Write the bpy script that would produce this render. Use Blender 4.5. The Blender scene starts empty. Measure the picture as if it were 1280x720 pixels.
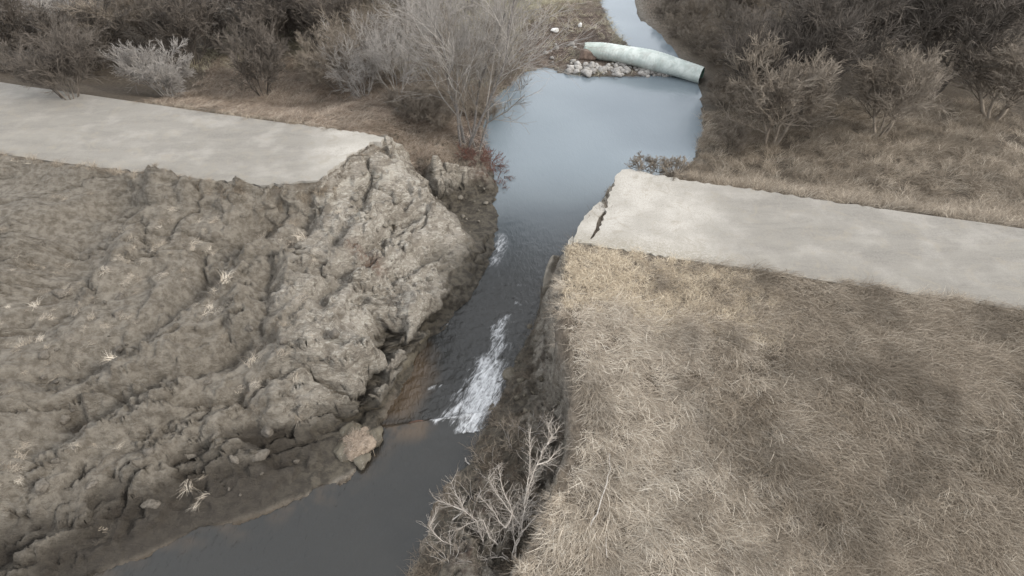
import bpy, math, random
import numpy as np
from mathutils import Vector, Matrix
from mathutils.geometry import delaunay_2d_cdt

R = math.radians
rng = np.random.default_rng(7)
random.seed(7)
scene = bpy.context.scene
COL = scene.collection

# ------------------------------------------------------------------ camera
CAM_H, PITCH, FPX = 18.8, 42.0, 772.0
cd = bpy.data.cameras.new('camera')
cam = bpy.data.objects.new('camera', cd)
COL.objects.link(cam)
cam.location = (0, 0, CAM_H)
cam.rotation_euler = (R(90 - PITCH), 0, 0)
cd.sensor_width = 36
cd.lens = 36 * FPX / 1280
cd.clip_start = 0.1
cd.clip_end = 2000
scene.camera = cam

# ------------------------------------------------------------------ sky, sun, exposure
SUN_EL, SUN_AZ = R(33), R(112)
world = bpy.data.worlds.new('World')
scene.world = world
world.use_nodes = True
wn, wl = world.node_tree.nodes, world.node_tree.links
wn.clear()
sky = wn.new('ShaderNodeTexSky')
sky.sky_type = 'NISHITA'
sky.sun_disc = False
sky.sun_elevation = SUN_EL
sky.sun_rotation = SUN_AZ
sky.air_density = 1.0
sky.dust_density = 3.0
cl = wn.new('ShaderNodeMix'); cl.data_type = 'RGBA'
cl.inputs['Factor'].default_value = 0.72
cl.inputs['B'].default_value = (12.6, 12.9, 13.3, 1)      # even cloud cover
bg = wn.new('ShaderNodeBackground'); bg.inputs['Strength'].default_value = 0.105
wo = wn.new('ShaderNodeOutputWorld')
wl.new(sky.outputs[0], cl.inputs['A']); wl.new(cl.outputs['Result'], bg.inputs['Color']); wl.new(bg.outputs[0], wo.inputs['Surface'])

sd = bpy.data.lights.new('sun', 'SUN')
sd.energy = 1.5; sd.angle = R(11); sd.color = (1.0, 0.95, 0.87)
sun = bpy.data.objects.new('sun', sd); COL.objects.link(sun)
dirv = Vector((math.sin(SUN_AZ) * math.cos(SUN_EL), math.cos(SUN_AZ) * math.cos(SUN_EL), math.sin(SUN_EL)))
sun.rotation_euler = dirv.to_track_quat('Z', 'Y').to_euler()

scene.view_settings.view_transform = 'Standard'
scene.view_settings.look = 'None'
scene.view_settings.gamma = 1
scene.view_settings.use_curve_mapping = False
scene.view_settings.exposure = 0.74

# ------------------------------------------------------------------ helpers
CP, SP = math.cos(R(PITCH)), math.sin(R(PITCH))
def W(px, py, z):
    """world point at height z seen at a point of the photograph"""
    u, v = (px - 640) / FPX, (360 - py) / FPX
    d = (u, CP + v * SP, -SP + v * CP)
    t = (z - CAM_H) / d[2]
    return (d[0] * t, d[1] * t, z)

YF = lambda x: 32.7 - 0.28 * x          # far road edge
YN = lambda x: 25.0 - 0.25 * x          # near road edge
def ztop(x, y):
    s = (YN(x) - 5.0) - y
    return -0.26 * max(0, s) if s < 15 else -3.9
def WT(px, py):
    z = 0
    for _ in range(12):
        x, y, _z = W(px, py, z)
        z = 0.5 * z + 0.5 * ztop(x, y)
    return (x, y, z)

T = rng.random((64, 64, 64)).astype(np.float32)
def vnoise(x, y, z, s=1.0, off=0.0):
    x = np.asarray(x) / s + off + 100; y = np.asarray(y) / s + off * 1.7 + 100; z = np.asarray(z) / s + off * 2.3 + 100
    x, y, z = np.broadcast_arrays(x, y, z)
    xi, yi, zi = np.floor(x).astype(int), np.floor(y).astype(int), np.floor(z).astype(int)
    fx, fy, fz = x - xi, y - yi, z - zi
    fx = fx * fx * (3 - 2 * fx); fy = fy * fy * (3 - 2 * fy); fz = fz * fz * (3 - 2 * fz)
    g = lambda a, b, c: T[(xi + a) & 63, (yi + b) & 63, (zi + c) & 63]
    x00 = g(0,0,0) * (1-fx) + g(1,0,0) * fx; x10 = g(0,1,0) * (1-fx) + g(1,1,0) * fx
    x01 = g(0,0,1) * (1-fx) + g(1,0,1) * fx; x11 = g(0,1,1) * (1-fx) + g(1,1,1) * fx
    y0 = x00 * (1-fy) + x10 * fy; y1 = x01 * (1-fy) + x11 * fy
    return y0 * (1-fz) + y1 * fz
def fbm(x, y, z, s, o=4, off=0.0, ridged=False, gain=0.5):
    a, tot, r = 1.0, 0.0, 0.0
    for k in range(o):
        n = vnoise(x, y, z, s / 2 ** k, off + k * 7.31)
        if ridged: n = 1 - np.abs(2 * n - 1)
        r = r + a * n; tot += a; a *= gain
    return r / tot
def sstep(a, b, x):
    t = np.clip((x - a) / (b - a), 0, 1)
    return t * t * (3 - 2 * t)

def mesh_obj(name, verts, faces, mat=None, parent=None, smooth=False, loc=None):
    me = bpy.data.meshes.new(name)
    if isinstance(verts, np.ndarray) and isinstance(faces, np.ndarray):
        nv, nf, k = len(verts), len(faces), faces.shape[1]
        me.vertices.add(nv); me.vertices.foreach_set('co', verts.astype(np.float32).ravel())
        me.loops.add(nf * k); me.loops.foreach_set('vertex_index', faces.astype(np.int32).ravel())
        me.polygons.add(nf); me.polygons.foreach_set('loop_start', np.arange(0, nf * k, k, dtype=np.int32))
        me.update(calc_edges=True)
    else:
        me.from_pydata([tuple(v) for v in verts], [], [tuple(f) for f in faces])
    me.validate()
    if smooth: me.polygons.foreach_set('use_smooth', np.ones(len(me.polygons), dtype=bool))
    if mat: me.materials.append(mat)
    o = bpy.data.objects.new(name, me); COL.objects.link(o)
    if parent: o.parent = parent
    if loc is not None: o.location = loc
    return o
def tag(o, label=None, cat=None, group=None, kind=None):
    if label: o['label'] = label
    if cat: o['category'] = cat
    if group: o['group'] = group
    if kind: o['kind'] = kind
    return o
def empty(name, loc, rz=0):
    o = bpy.data.objects.new(name, None); COL.objects.link(o)
    o.empty_display_size = 0.2
    o.location = loc; o.rotation_euler = (0, 0, rz)
    return o
def copy_thing(root, loc, rz, sc, label, group=None):
    r = root.copy(); COL.objects.link(r); r.location = loc; r.rotation_euler = (0, 0, rz); r.scale = (sc, sc, sc)
    r['label'] = label
    if group: r['group'] = group
    for ch in root.children:
        c = ch.copy(); COL.objects.link(c); c.parent = r
    return r

# ------------------------------------------------------------------ materials
class NT:
    def __init__(s, name):
        s.m = bpy.data.materials.new(name); s.m.use_nodes = True
        s.n, s.l = s.m.node_tree.nodes, s.m.node_tree.links
        s.b = s.n['Principled BSDF']
        s.b.inputs['Specular IOR Level'].default_value = 0.25
        s.b.inputs['Roughness'].default_value = 0.9
        s.tc = s.n.new('ShaderNodeTexCoord')
    def link(s, a, b): s.l.new(a, b)
    def noise(s, scale, detail=4, rough=0.55, vec=None, dist=0.0):
        t = s.n.new('ShaderNodeTexNoise'); t.inputs['Scale'].default_value = scale
        t.inputs['Detail'].default_value = detail; t.inputs['Roughness'].default_value = rough; t.inputs['Distortion'].default_value = dist
        s.link(vec or s.tc.outputs['Object'], t.inputs['Vector']); return t.outputs['Fac']
    def mapping(s, scale=(1,1,1), rot=(0,0,0)):
        t = s.n.new('ShaderNodeMapping'); t.inputs['Scale'].default_value = scale; t.inputs['Rotation'].default_value = rot
        s.link(s.tc.outputs['Object'], t.inputs['Vector']); return t.outputs[0]
    def flow(s, sc, r):
        t = s.n.new('ShaderNodeMapping'); t.vector_type = 'TEXTURE'; t.inputs['Scale'].default_value = sc; t.inputs['Rotation'].default_value = (0, 0, r)
        s.link(s.tc.outputs['Object'], t.inputs['Vector']); return t.outputs[0]
    def voro(s, scale, feature='F1', vec=None):
        t = s.n.new('ShaderNodeTexVoronoi'); t.feature = feature; t.inputs['Scale'].default_value = scale
        s.link(vec or s.tc.outputs['Object'], t.inputs['Vector']); return t.outputs['Distance']
    def ramp(s, f, stops):
        t = s.n.new('ShaderNodeValToRGB'); e = t.color_ramp.elements
        while len(e) < len(stops): e.new(0.5)
        for k, (p, c) in enumerate(stops):
            e[k].position = p; e[k].color = (*c, 1) if len(c) == 3 else c
        s.link(f, t.inputs[0]); return t.outputs[0]
    def val(s, f, a, b, lo=0.0, hi=1.0):
        t = s.n.new('ShaderNodeMapRange'); t.interpolation_type = 'SMOOTHSTEP'
        for k, v in zip(('From Min', 'From Max', 'To Min', 'To Max'), (a, b, lo, hi)): t.inputs[k].default_value = v
        s.link(f, t.inputs['Value']); return t.outputs[0]
    def math(s, op, a, b=None):
        t = s.n.new('ShaderNodeMath'); t.operation = op
        for k, v in enumerate((a, b)):
            if v is None: continue
            if isinstance(v, (int, float)): t.inputs[k].default_value = v
            else: s.link(v, t.inputs[k])
        return t.outputs[0]
    def mix(s, f, a, b, mode='MIX'):
        t = s.n.new('ShaderNodeMix'); t.data_type = 'RGBA'; t.blend_type = mode
        for key, v in (('Factor', f), ('A', a), ('B', b)):
            if isinstance(v, (int, float)): t.inputs[key].default_value = v
            elif isinstance(v, tuple): t.inputs[key].default_value = (*v, 1)
            else: s.link(v, t.inputs[key])
        return t.outputs['Result']
    def attr(s, name):
        t = s.n.new('ShaderNodeAttribute'); t.attribute_name = name; return t
    def bump(s, h, strength=0.5, dist=0.05, prev=None):
        t = s.n.new('ShaderNodeBump'); t.inputs['Strength'].default_value = strength; t.inputs['Distance'].default_value = dist
        s.link(h, t.inputs['Height'])
        if prev: s.link(prev, t.inputs['Normal'])
        s.link(t.outputs[0], s.b.inputs['Normal']); return t.outputs[0]
    def color(s, c):
        if isinstance(c, tuple): s.b.inputs['Base Color'].default_value = (*c, 1)
        else: s.link(c, s.b.inputs['Base Color'])
    def rough(s, r):
        if isinstance(r, (int, float)): s.b.inputs['Roughness'].default_value = r
        else: s.link(r, s.b.inputs['Roughness'])

def mat_ground():
    m = NT('ground_earth_and_litter')
    z = m.attr('zone'); sep = m.n.new('ShaderNodeSeparateColor'); m.link(z.outputs['Color'], sep.inputs[0])
    dirt, wet, debris = sep.outputs[0], sep.outputs[1], sep.outputs[2]
    z2 = m.attr('zone2'); sep2 = m.n.new('ShaderNodeSeparateColor'); m.link(z2.outputs['Color'], sep2.inputs[0])
    side_dark, rust, olive = sep2.outputs[0], sep2.outputs[1], sep2.outputs[2]
    n1 = m.noise(0.45, 6, 0.6); n2 = m.noise(3.0, 6, 0.65); n3 = m.noise(14, 4, 0.7)
    st = m.noise(2.6, 6, 0.7, vec=m.mapping((0.5, 1.6, 2.6), (0.3, 0.2, 0.6)), dist=1.2)
    # bare earth
    d = m.mix(m.val(n1, 0.35, 0.65), (0.37, 0.335, 0.285), (0.26, 0.228, 0.185))
    d = m.mix(m.val(st, 0.47, 0.62, 0, 0.85), d, (0.52, 0.485, 0.42))
    s2 = m.noise(1.1, 7, 0.72, vec=m.mapping((1.4, 0.6, 1.2), (0, 0, 0.5)), dist=0.7)
    d = m.mix(m.val(s2, 0.53, 0.64, 0, 0.7), d, (0.115, 0.096, 0.075))
    d = m.mix(m.val(n2, 0.55, 0.68, 0, 0.72), d, (0.085, 0.07, 0.055))
    n5 = m.noise(7, 7, 0.78, vec=m.mapping((0.7, 1.5, 1.6), (0.2, 0.1, 0.6)), dist=0.5)
    d = m.mix(m.val(n5, 0.53, 0.62, 0, 0.6), d, (0.11, 0.095, 0.075))
    d = m.mix(m.val(n3, 0.58, 0.75, 0, 0.6), d, (0.36, 0.34, 0.3))
    zz = m.n.new('ShaderNodeSeparateXYZ'); m.link(m.tc.outputs['Object'], zz.inputs[0])
    lay = m.math('ADD', m.math('MULTIPLY', zz.outputs[2], 1.0), m.math('MULTIPLY', n1, 1.3))
    ln = m.n.new('ShaderNodeTexNoise'); ln.noise_dimensions = '1D'; ln.inputs['Scale'].default_value = 2.4; ln.inputs['Detail'].default_value = 3; m.link(lay, ln.inputs['W'])
    d = m.mix(m.val(ln.outputs['Fac'], 0.5, 0.6, 0, 0.45), d, (0.15, 0.125, 0.098))
    d = m.mix(m.val(ln.outputs['Fac'], 0.45, 0.38, 0, 0.4), d, (0.50, 0.465, 0.40))
    d = m.mix(m.math('MULTIPLY', rust, m.val(n2, 0.35, 0.6)), d, (0.15, 0.075, 0.05))
    # side darkening painted into the soil colour
    dk = m.mix(m.val(n2, 0.35, 0.65), (0.25, 0.222, 0.182), (0.14, 0.12, 0.095))
    dk = m.mix(m.val(st, 0.5, 0.72, 0, 0.8), dk, (0.27, 0.245, 0.205))
    d = m.mix(side_dark, d, dk)
    wt = m.mix(m.val(n2, 0.4, 0.62), (0.118, 0.102, 0.078), (0.055, 0.047, 0.037))
    wt = m.mix(m.math('MULTIPLY', side_dark, 0.75), wt, (0.05, 0.042, 0.034))
    d = m.mix(wet, d, wt)
    # dead grass litter
    lv = m.noise(6, 5, 0.75, vec=m.mapping((1, 0.35, 1), (0, 0, 0.4)))
    g = m.mix(m.val(lv, 0.35, 0.68), (0.075, 0.06, 0.045), (0.24, 0.20, 0.155))
    g = m.mix(m.val(n1, 0.45, 0.65, 0, 0.55), g, (0.13, 0.10, 0.075))
    g = m.mix(m.math('MULTIPLY', olive, 0.7), g, (0.27, 0.26, 0.165))
    g = m.mix(m.math('MULTIPLY', side_dark, 0.75), g, (0.085, 0.068, 0.05))  # same side darkening painted into the litter colour
    # flood debris: sticks, silt
    v = m.voro(3.2)
    b = m.mix(m.val(n2, 0.35, 0.65), (0.115, 0.085, 0.068), (0.05, 0.038, 0.03))
    b = m.mix(m.val(n3, 0.52, 0.7, 0, 0.7), b, (0.27, 0.225, 0.185))
    c = m.mix(debris, g, b)
    c = m.mix(dirt, c, d)
    m.color(c)
    m.rough(m.math('SUBTRACT', 0.95, m.math('MULTIPLY', wet, 0.35)))
    h = m.math('ADD', m.math('MULTIPLY', m.noise(7, 7, 0.78, vec=m.mapping((0.7, 1.5, 1.6), (0.2, 0.1, 0.6)), dist=0.5), 0.8), m.math('ADD', n2, m.math('MULTIPLY', n3, 0.45)))
    h = m.math('ADD', m.math('ADD', h, m.math('MULTIPLY', n3, 0.4)), m.math('MULTIPLY', st, 0.9))
    h = m.math('ADD', h, m.math('MULTIPLY', m.noise(5, 5, 0.7, vec=m.mapping((0.5, 2.2, 1.5), (0, 0, 0.5)), dist=0.8), 0.8))
    m.bump(h, 0.9, 0.17)
    return m.m

def mat_water():
    m = NT('creek_water')
    a = m.attr('flow'); sep = m.n.new('ShaderNodeSeparateColor'); m.link(a.outputs['Color'], sep.inputs[0])
    foam, silt, chop = sep.outputs[0], sep.outputs[1], sep.outputs[2]
    base = m.mix(m.noise(0.25, 3), (0.015, 0.015, 0.014), (0.024, 0.023, 0.02))
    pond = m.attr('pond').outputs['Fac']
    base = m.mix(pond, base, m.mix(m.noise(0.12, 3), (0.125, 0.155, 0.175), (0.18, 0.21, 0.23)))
    base = m.mix(silt, base, (0.075, 0.052, 0.032))
    fn = m.noise(5, 7, 0.7, vec=m.flow((0.55, 1.9, 1), -0.42), dist=1.3)
    fn2 = m.noise(2.6, 5, 0.65, vec=m.flow((0.5, 2.2, 1), -0.42), dist=1.0)
    f = m.math('ADD', foam, m.math('MULTIPLY', m.math('SUBTRACT', fn, 0.5), 1.6))
    f = m.math('ADD', f, m.math('MULTIPLY', m.math('SUBTRACT', fn2, 0.5), 2.0))
    fm = m.math('MULTIPLY', m.val(f, 0.32, 1.45), m.val(foam, 0.02, 0.3))
    m.color(m.mix(fm, base, (0.58, 0.585, 0.59)))
    m.rough(m.math('ADD', 0.04, m.math('MULTIPLY', fm, 0.6)))
    m.b.inputs['IOR'].default_value = 1.44
    m.b.inputs['Specular IOR Level'].default_value = 0.5
    r1 = m.noise(4.5, 5, 0.6, vec=m.mapping((1.0, 0.5, 1), (0, 0, 0.9)), dist=0.6)
    r2 = m.noise(0.8, 2, 0.5)
    r3 = m.noise(11, 3, 0.6, vec=m.mapping((1.0, 0.4, 1), (0, 0, 0.5)))
    amp = m.math('ADD', 0.03, m.math('MULTIPLY', chop, 1.0))
    h = m.math('MULTIPLY', m.math('ADD', m.math('ADD', m.math('MULTIPLY', r1, 1.5), m.math('MULTIPLY', r3, 0.25)), m.math('MULTIPLY', r2, 0.5)), amp)
    m.bump(h, 0.6, 0.12)
    return m.m

def mat_road():
    m = NT('pale_gravel_road')
    n1 = m.noise(0.5, 5, 0.6); n2 = m.noise(9, 5, 0.7); n3 = m.noise(40, 2, 0.6)
    tr = m.noise(0.8, 6, 0.75, vec=m.mapping((0.3, 1.3, 1), (0, 0, 0.27)), dist=0.6)
    e = m.attr('edge').outputs['Fac']; dk = m.attr('dark').outputs['Fac']
    c = m.mix(m.val(n1, 0.35, 0.65), (0.40, 0.375, 0.335), (0.31, 0.29, 0.255))
    c = m.mix(m.val(tr, 0.5, 0.72, 0, 0.3), c, (0.29, 0.275, 0.25))
    c = m.mix(m.val(n2, 0.52, 0.75, 0, 0.55), c, (0.22, 0.205, 0.18))
    c = m.mix(m.val(n3, 0.6, 0.8, 0, 0.5), c, (0.55, 0.53, 0.49))
    c = m.mix(m.math('MULTIPLY', e, m.val(n2, 0.35, 0.6)), c, (0.26, 0.235, 0.19))
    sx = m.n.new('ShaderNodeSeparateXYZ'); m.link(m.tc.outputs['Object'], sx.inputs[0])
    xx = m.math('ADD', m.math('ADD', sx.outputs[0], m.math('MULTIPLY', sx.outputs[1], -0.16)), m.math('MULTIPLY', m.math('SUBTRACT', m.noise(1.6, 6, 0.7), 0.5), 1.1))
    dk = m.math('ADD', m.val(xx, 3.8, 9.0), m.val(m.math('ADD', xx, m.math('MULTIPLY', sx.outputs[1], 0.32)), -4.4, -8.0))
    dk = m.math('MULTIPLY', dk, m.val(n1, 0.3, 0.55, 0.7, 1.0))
    c = m.mix(m.math('MULTIPLY', dk, 0.9), c, m.mix(m.val(tr, 0.3, 0.75), (0.22, 0.205, 0.18), m.mix(m.val(n2, 0.4, 0.65), (0.14, 0.13, 0.115), (0.20, 0.185, 0.165))))  # road colour painted darker toward both sides of the view
    t = m.n.new('ShaderNodeTexVoronoi'); t.feature = 'DISTANCE_TO_EDGE'; t.inputs['Scale'].default_value = 0.55
    wv = m.n.new('ShaderNodeVectorMath'); wv.operation = 'ADD'; nn = m.n.new('ShaderNodeTexNoise'); nn.inputs['Scale'].default_value = 1.5; nn.inputs['Detail'].default_value = 5
    m.link(m.tc.outputs['Object'], nn.inputs['Vector']); m.link(m.tc.outputs['Object'], wv.inputs[0]); m.link(nn.outputs['Color'], wv.inputs[1]); m.link(wv.outputs[0], t.inputs['Vector'])
    c = m.mix(m.math('MULTIPLY', m.val(m.noise(22, 3, 0.7), 0.5, 0.6), 0.4), c, (0.17, 0.155, 0.13))
    c = m.mix(m.math('MULTIPLY', m.val(m.noise(0.9, 7, 0.75, dist=1.0), 0.52, 0.64), 0.55), c, (0.24, 0.215, 0.175))
    m.color(c); m.rough(0.95)
    m.bump(m.math('ADD', n2, m.math('MULTIPLY', n3, 0.5)), 0.5, 0.04)
    return m.m
def mat_simple(name, c1, c2, scale=6, bump=0.5, bd=0.03, rough=0.9, c3=None, rand=0.0):
    m = NT(name)
    n = m.noise(scale, 5, 0.65)
    c = m.mix(m.val(n, 0.35, 0.65), c1, c2)
    if c3: c = m.mix(m.val(m.noise(scale * 4, 4, 0.7), 0.52, 0.68, 0, 0.8), c, c3)
    if rand:
        oi = m.n.new('ShaderNodeObjectInfo')
        c = m.mix(m.math('MULTIPLY', oi.outputs['Random'], rand), c, tuple(x * 0.35 for x in c2))
    m.color(c); m.rough(rough)
    if bump: m.bump(n, bump, bd)
    return m.m
def mat_straw(name, cols, dark=0.6):
    m = NT(name)
    oi = m.n.new('ShaderNodeObjectInfo')
    a = m.attr('tone')
    r = m.math('ADD', m.math('MULTIPLY', oi.outputs['Random'], 0.45), m.math('MULTIPLY', a.outputs['Fac'], 0.55))
    st = [(k / (len(cols) - 1), c) for k, c in enumerate(cols)]
    big = m.n.new('ShaderNodeNewGeometry')
    t = m.n.new('ShaderNodeTexNoise'); t.inputs['Scale'].default_value = 0.35; t.inputs['Detail'].default_value = 4
    m.link(big.outputs['Position'], t.inputs['Vector'])
    c = m.ramp(r, st)
    c = m.mix(m.val(t.outputs['Fac'], 0.46, 0.66, 0, dark * 0.6), c, tuple(x * 0.45 for x in cols[0]))
    m.color(c); m.rough(0.8)
    return m.m

M_ground = mat_ground(); M_water = mat_water(); M_road = mat_road()
M_bark = mat_simple('grey_bark', (0.20, 0.185, 0.17), (0.12, 0.108, 0.098), 8)
M_twig = mat_simple('grey_twigs', (0.36, 0.335, 0.305), (0.235, 0.215, 0.195), 1.2, bump=0)
M_twig_brown = mat_simple('brown_twigs', (0.26, 0.222, 0.178), (0.15, 0.125, 0.10), 1.2, bump=0)
M_twig_red = mat_simple('red_twigs', (0.15, 0.068, 0.05), (0.08, 0.042, 0.034), 2, bump=0)
M_twig_dark = mat_simple('dark_twigs', (0.15, 0.128, 0.108), (0.075, 0.064, 0.053), 1.2, bump=0)
M_pale = mat_simple('pale_bleached_bark', (0.46, 0.43, 0.39), (0.30, 0.27, 0.24), 9, c3=(0.17, 0.14, 0.12), bump=0.3)
M_sap = mat_simple('sapling_bark', (0.46, 0.42, 0.37), (0.29, 0.255, 0.22), 9, c3=(0.14, 0.11, 0.09), bump=0.3)
M_rock = mat_simple('grey_rock', (0.46, 0.44, 0.41), (0.27, 0.255, 0.235), 3, bump=0.7, bd=0.08, c3=(0.2, 0.17, 0.155), rand=0.5)
M_clod = mat_simple('earth_clod', (0.24, 0.215, 0.18), (0.13, 0.115, 0.09), 3, bump=0.8, bd=0.09, c3=(0.32, 0.3, 0.26), rand=0.3)
M_clodwet = mat_simple('wet_earth', (0.12, 0.105, 0.078), (0.06, 0.05, 0.037), 2, bump=0.8, bd=0.12, c3=(0.17, 0.155, 0.125), rough=0.6)
M_leftclod = mat_simple('brown_clod', (0.17, 0.15, 0.125), (0.10, 0.086, 0.07), 3, bump=0.9, bd=0.1, c3=(0.22, 0.2, 0.17), rand=0.3)
M_clodbrown = mat_simple('brown_boulder', (0.17, 0.125, 0.1), (0.09, 0.065, 0.052), 2, bump=0.8, bd=0.08)
M_white = mat_simple('white_debris', (0.75, 0.74, 0.72), (0.5, 0.5, 0.48), 4, bump=0.2)
M_straw = mat_straw('long_dry_grass', [(0.17, 0.135, 0.098), (0.34, 0.285, 0.22), (0.50, 0.435, 0.35), (0.78, 0.71, 0.60)])
M_short = mat_straw('short_dry_grass', [(0.24, 0.185, 0.125), (0.39, 0.32, 0.23), (0.55, 0.465, 0.345), (0.70, 0.62, 0.50)], 0.25)
M_weed = mat_straw('darkened_weeds', [(0.10, 0.077, 0.055), (0.19, 0.152, 0.112), (0.30, 0.25, 0.19), (0.50, 0.44, 0.355)])  # blade colours darkened for the sides of the view
M_root = mat_straw('root_mat', [(0.06, 0.045, 0.034), (0.11, 0.085, 0.063), (0.17, 0.14, 0.105), (0.30, 0.255, 0.20)])

# ------------------------------------------------------------------ terrain
WL1, WL2 = -4.2, -5.0
lines = []
def pl(*pts): lines.append([W(*p) for p in pts]); return lines[-1]
def wl_(*pts): lines.append(list(pts)); return lines[-1]
toeL = pl((655,90,-5),(632,108,-5),(612,130,-5),(603,152,-5),(604,182,-5),(617,215,-5),(621,250,-5),(619,290,-5),(612,333,-5),
          (592,365,-5),(568,396,-5),(540,422,-5),(520,450,-5),(500,482,-5),(484,512,-4.8),(478,530,-4.3),(474,552,-4.2),(460,574,-4.2),
          (438,592,-4.2),(400,614,-4.2),(330,640,-4.2),(230,672,-4.2),(130,715,-4.2),(40,780,-4.2))
toeL += [(-18, 0, -4.2), (-17, -30, -4.2)]
toeR = [W(514-24,780,-4.2)] + [W(*p) for p in ((514,720,-4.2),(530,680,-4.2),(548,640,-4.2),(570,600,-4.2),(587,562,-4.25),(602,545,-4.5),(620,512,-4.9),
       (632,482,-5),(641,457,-5),(656,430,-5),(672,395,-5),(687,362,-5),(702,345,-5))] + [(4.4,30.5,-5),(6.6,34.3,-5),(9,36.8,-5),(11,38,-5),(13.7,41,-5),(15.2,45,-5),(16.3,51,-5),(17.5,57,-5),(18.2,61,-5),W(885,92,-5),W(868,88,-5),W(852,76,-5),W(842,60,-5),W(828,44,-5),W(795,20,-5),W(795,0,-5),W(800,-30,-5),(22,110,-5),(12,150,-5)]
toeR = [(-5.5,0,-4.2),(-8,-30,-4.2)][::-1] + toeR
lines.append(toeR)
far = pl((655,90,-5),(682,84,-5),(700,90,-5),(720,95,-5),(745,98,-5),(780,96,-5),(802,95,-5),(834,93,-5),(838,86,-5),(815,75,-5),(790,60,-5),(768,42,-5),(757,20,-5),(750,0,-5),(752,-30,-5))
far += [(15, 112, -5), (4, 150, -5)]
ridge = pl((482,172,-0.05),(497,205,-0.7),(520,235,-1.4),(550,266,-2.4),(575,290,-3.5),(598,304,-4.4),(612,333,-5))
rimL = [W(482,172,-0.05),W(460,182,-0.05),W(438,194,-0.05),(-10.9,29.9,-0.05),(-14,29.4,-.05),(-18,29.9,-.05),(-24,31.2,-.05),(-32,33.2,-.05),(-45,36.4,-.05),(-70,42.6,-.05),(-120,55,-.05)]
lines.append(rimL)
footL = [(x, y - 1.2 - 0.5 * math.sin(x * 1.3), -1.15 + 0.2 * math.sin(x)) for x, y, z in rimL[4:]]
lines.append(footL)
pl((438,214,-1.3),(458,204,-1.35),(480,199,-1.2))
pl((438,260,-1.5),(470,262,-1.6),(505,278,-2.2),(540,298,-3.0),(572,318,-3.9))
pl((438,340,-1.7),(470,342,-2.1),(510,350,-3.0),(555,368,-4.2))
pl((438,415,-1.55),(463,403,-1.9),(490,386,-2.6),(520,374,-3.5),(560,384,-4.7))
pl((438,500,-4.5),(458,478,-4.9),(482,444,-5.1),(508,422,-5.1),(540,408,-5.0))
pl((438,482,-3.5),(452,460,-3.4),(474,428,-3.5),(500,408,-3.9),(535,394,-4.4))
pl((420,400,-2.0),(330,360,-1.1),(260,345,-1.8),(180,330,-1.0),(90,350,-1.6),(0,330,-.8),(-200,330,-0.5))
pl((415,440,-2.2),(360,445,-1.5),(300,470,-2.2),(200,500,-1.7),(100,560,-2.3),(0,590,-1.8),(-150,640,-2))
pl((400,545,-3.9),(330,580,-3.9),(240,612,-3.9),(140,655,-3.9),(30,710,-3.9))
rimG = pl((438,160,-0.7),(470,169,-1.0),(505,185,-1.5),(540,196,-2.1),(575,204,-2.9),(600,209,-3.8),(617,215,-5))
pl((500,196,-2.7),(530,208,-3.1),(565,220,-3.9),(595,234,-4.7))
pl((506,208,-3.7),(528,230,-4.2),(552,256,-4.6),(580,282,-4.85))
pl((438,132,-1.6),(500,142,-2.3),(560,160,-3.0),(590,176,-3.8))
pl((300,110,-2.6),(438,100,-2.9),(520,105,-3.2),(590,122,-4.0))
pl((300,40,-3.0),(438,50,-3.2),(560,60,-3.4),(630,90,-4.4))
pl((640,50,-3.9),(680,60,-4.4),(720,75,-4.6),(770,84,-4.7))
pl((640,0,-3.0),(700,10,-3.6),(735,25,-4.3),(745,45,-4.5))
pl((820,0,-4.2),(840,25,-4.2),(860,55,-4.2),(900,70,-4.1),(980,90,-4))
# stream bed
pl((470,720,-5.1),(500,640,-5.1),(530,570,-5.0),(565,530,-5.2),(600,450,-5.8),(640,380,-5.9),(660,310,-6.1),(670,240,-6.4),(690,170,-6.6),(740,130,-6.5),(850,135,-6.2))
pl((810,66,-5.5),(795,42,-5.5),(775,10,-5.5),(770,-20,-5.5))
wl_((-9, -30, -5.4), (-10, 0, -5.4), (-9, 8, -5.2))
# right bank
rimR = [W(782,211,-0.05)] + [W(p[0], p[1], -0.05) for p in ((768,232),(759,262),(744,266),(727,290),(710,304),(704,335),(700,365))] + [WT(*p) for p in ((706,400),(709,440),(719,480),(724,520),(720,560),(706,600),(694,640),(676,680),(654,720),(630,780))] + [(-1.5, 2, -3.9), (-3, -30, -3.9)]
lines.append(rimR)
pl((699,372,-2.3),(694,410,-2.4),(692,450,-2.7),(699,492,-3.0),(700,530,-3.3),(690,568,-3.5),(668,600,-3.6),(650,640,-3.65),(628,680,-3.7),(604,720,-3.8))
pl((690,385,-4.0),(676,430,-4.0),(662,470,-4.1),(648,515,-4.0),(628,560,-3.8),(604,605,-3.8),(584,645,-3.9),(560,690,-4.0))
# road platform and embankment slopes
xr = [9, 14, 22, 34, 60, 120]
wl_(rimR[0], *[(x, YF(x), -0.05) for x in xr])
wl_(*[(x, YN(x), -0.05) for x in [4] + xr])
wl_(*[(x, YN(x) - 5, -0.02) for x in [4] + xr])
wl_(*[(x, YN(x) - 12.7, -2.0) for x in [4] + xr])
wl_(*[(x, YN(x) - 20, -3.9) for x in [2] + xr])
wl_(*[(x, YF(x) + 7, -3.4) for x in xr[2:]])
xl = [-10.6, -14, -22, -34, -60, -120]
wl_(W(482,172,-0.05), *[(x, YF(x), -0.05) for x in xl])
wl_(*[(x, YF(x) + 8, -2.9) for x in xl[1:]])
wl_((30, 60, -4.0), (32, 75, -4.0), (24, 90, -4.0))
wl_((-300, 420, 3), (0, 420, 2), (300, 420, 3)); wl_((-300, 130, -2), (-60, 120, -3)); wl_((60, 120, -3), (300, 130, -2))
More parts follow.
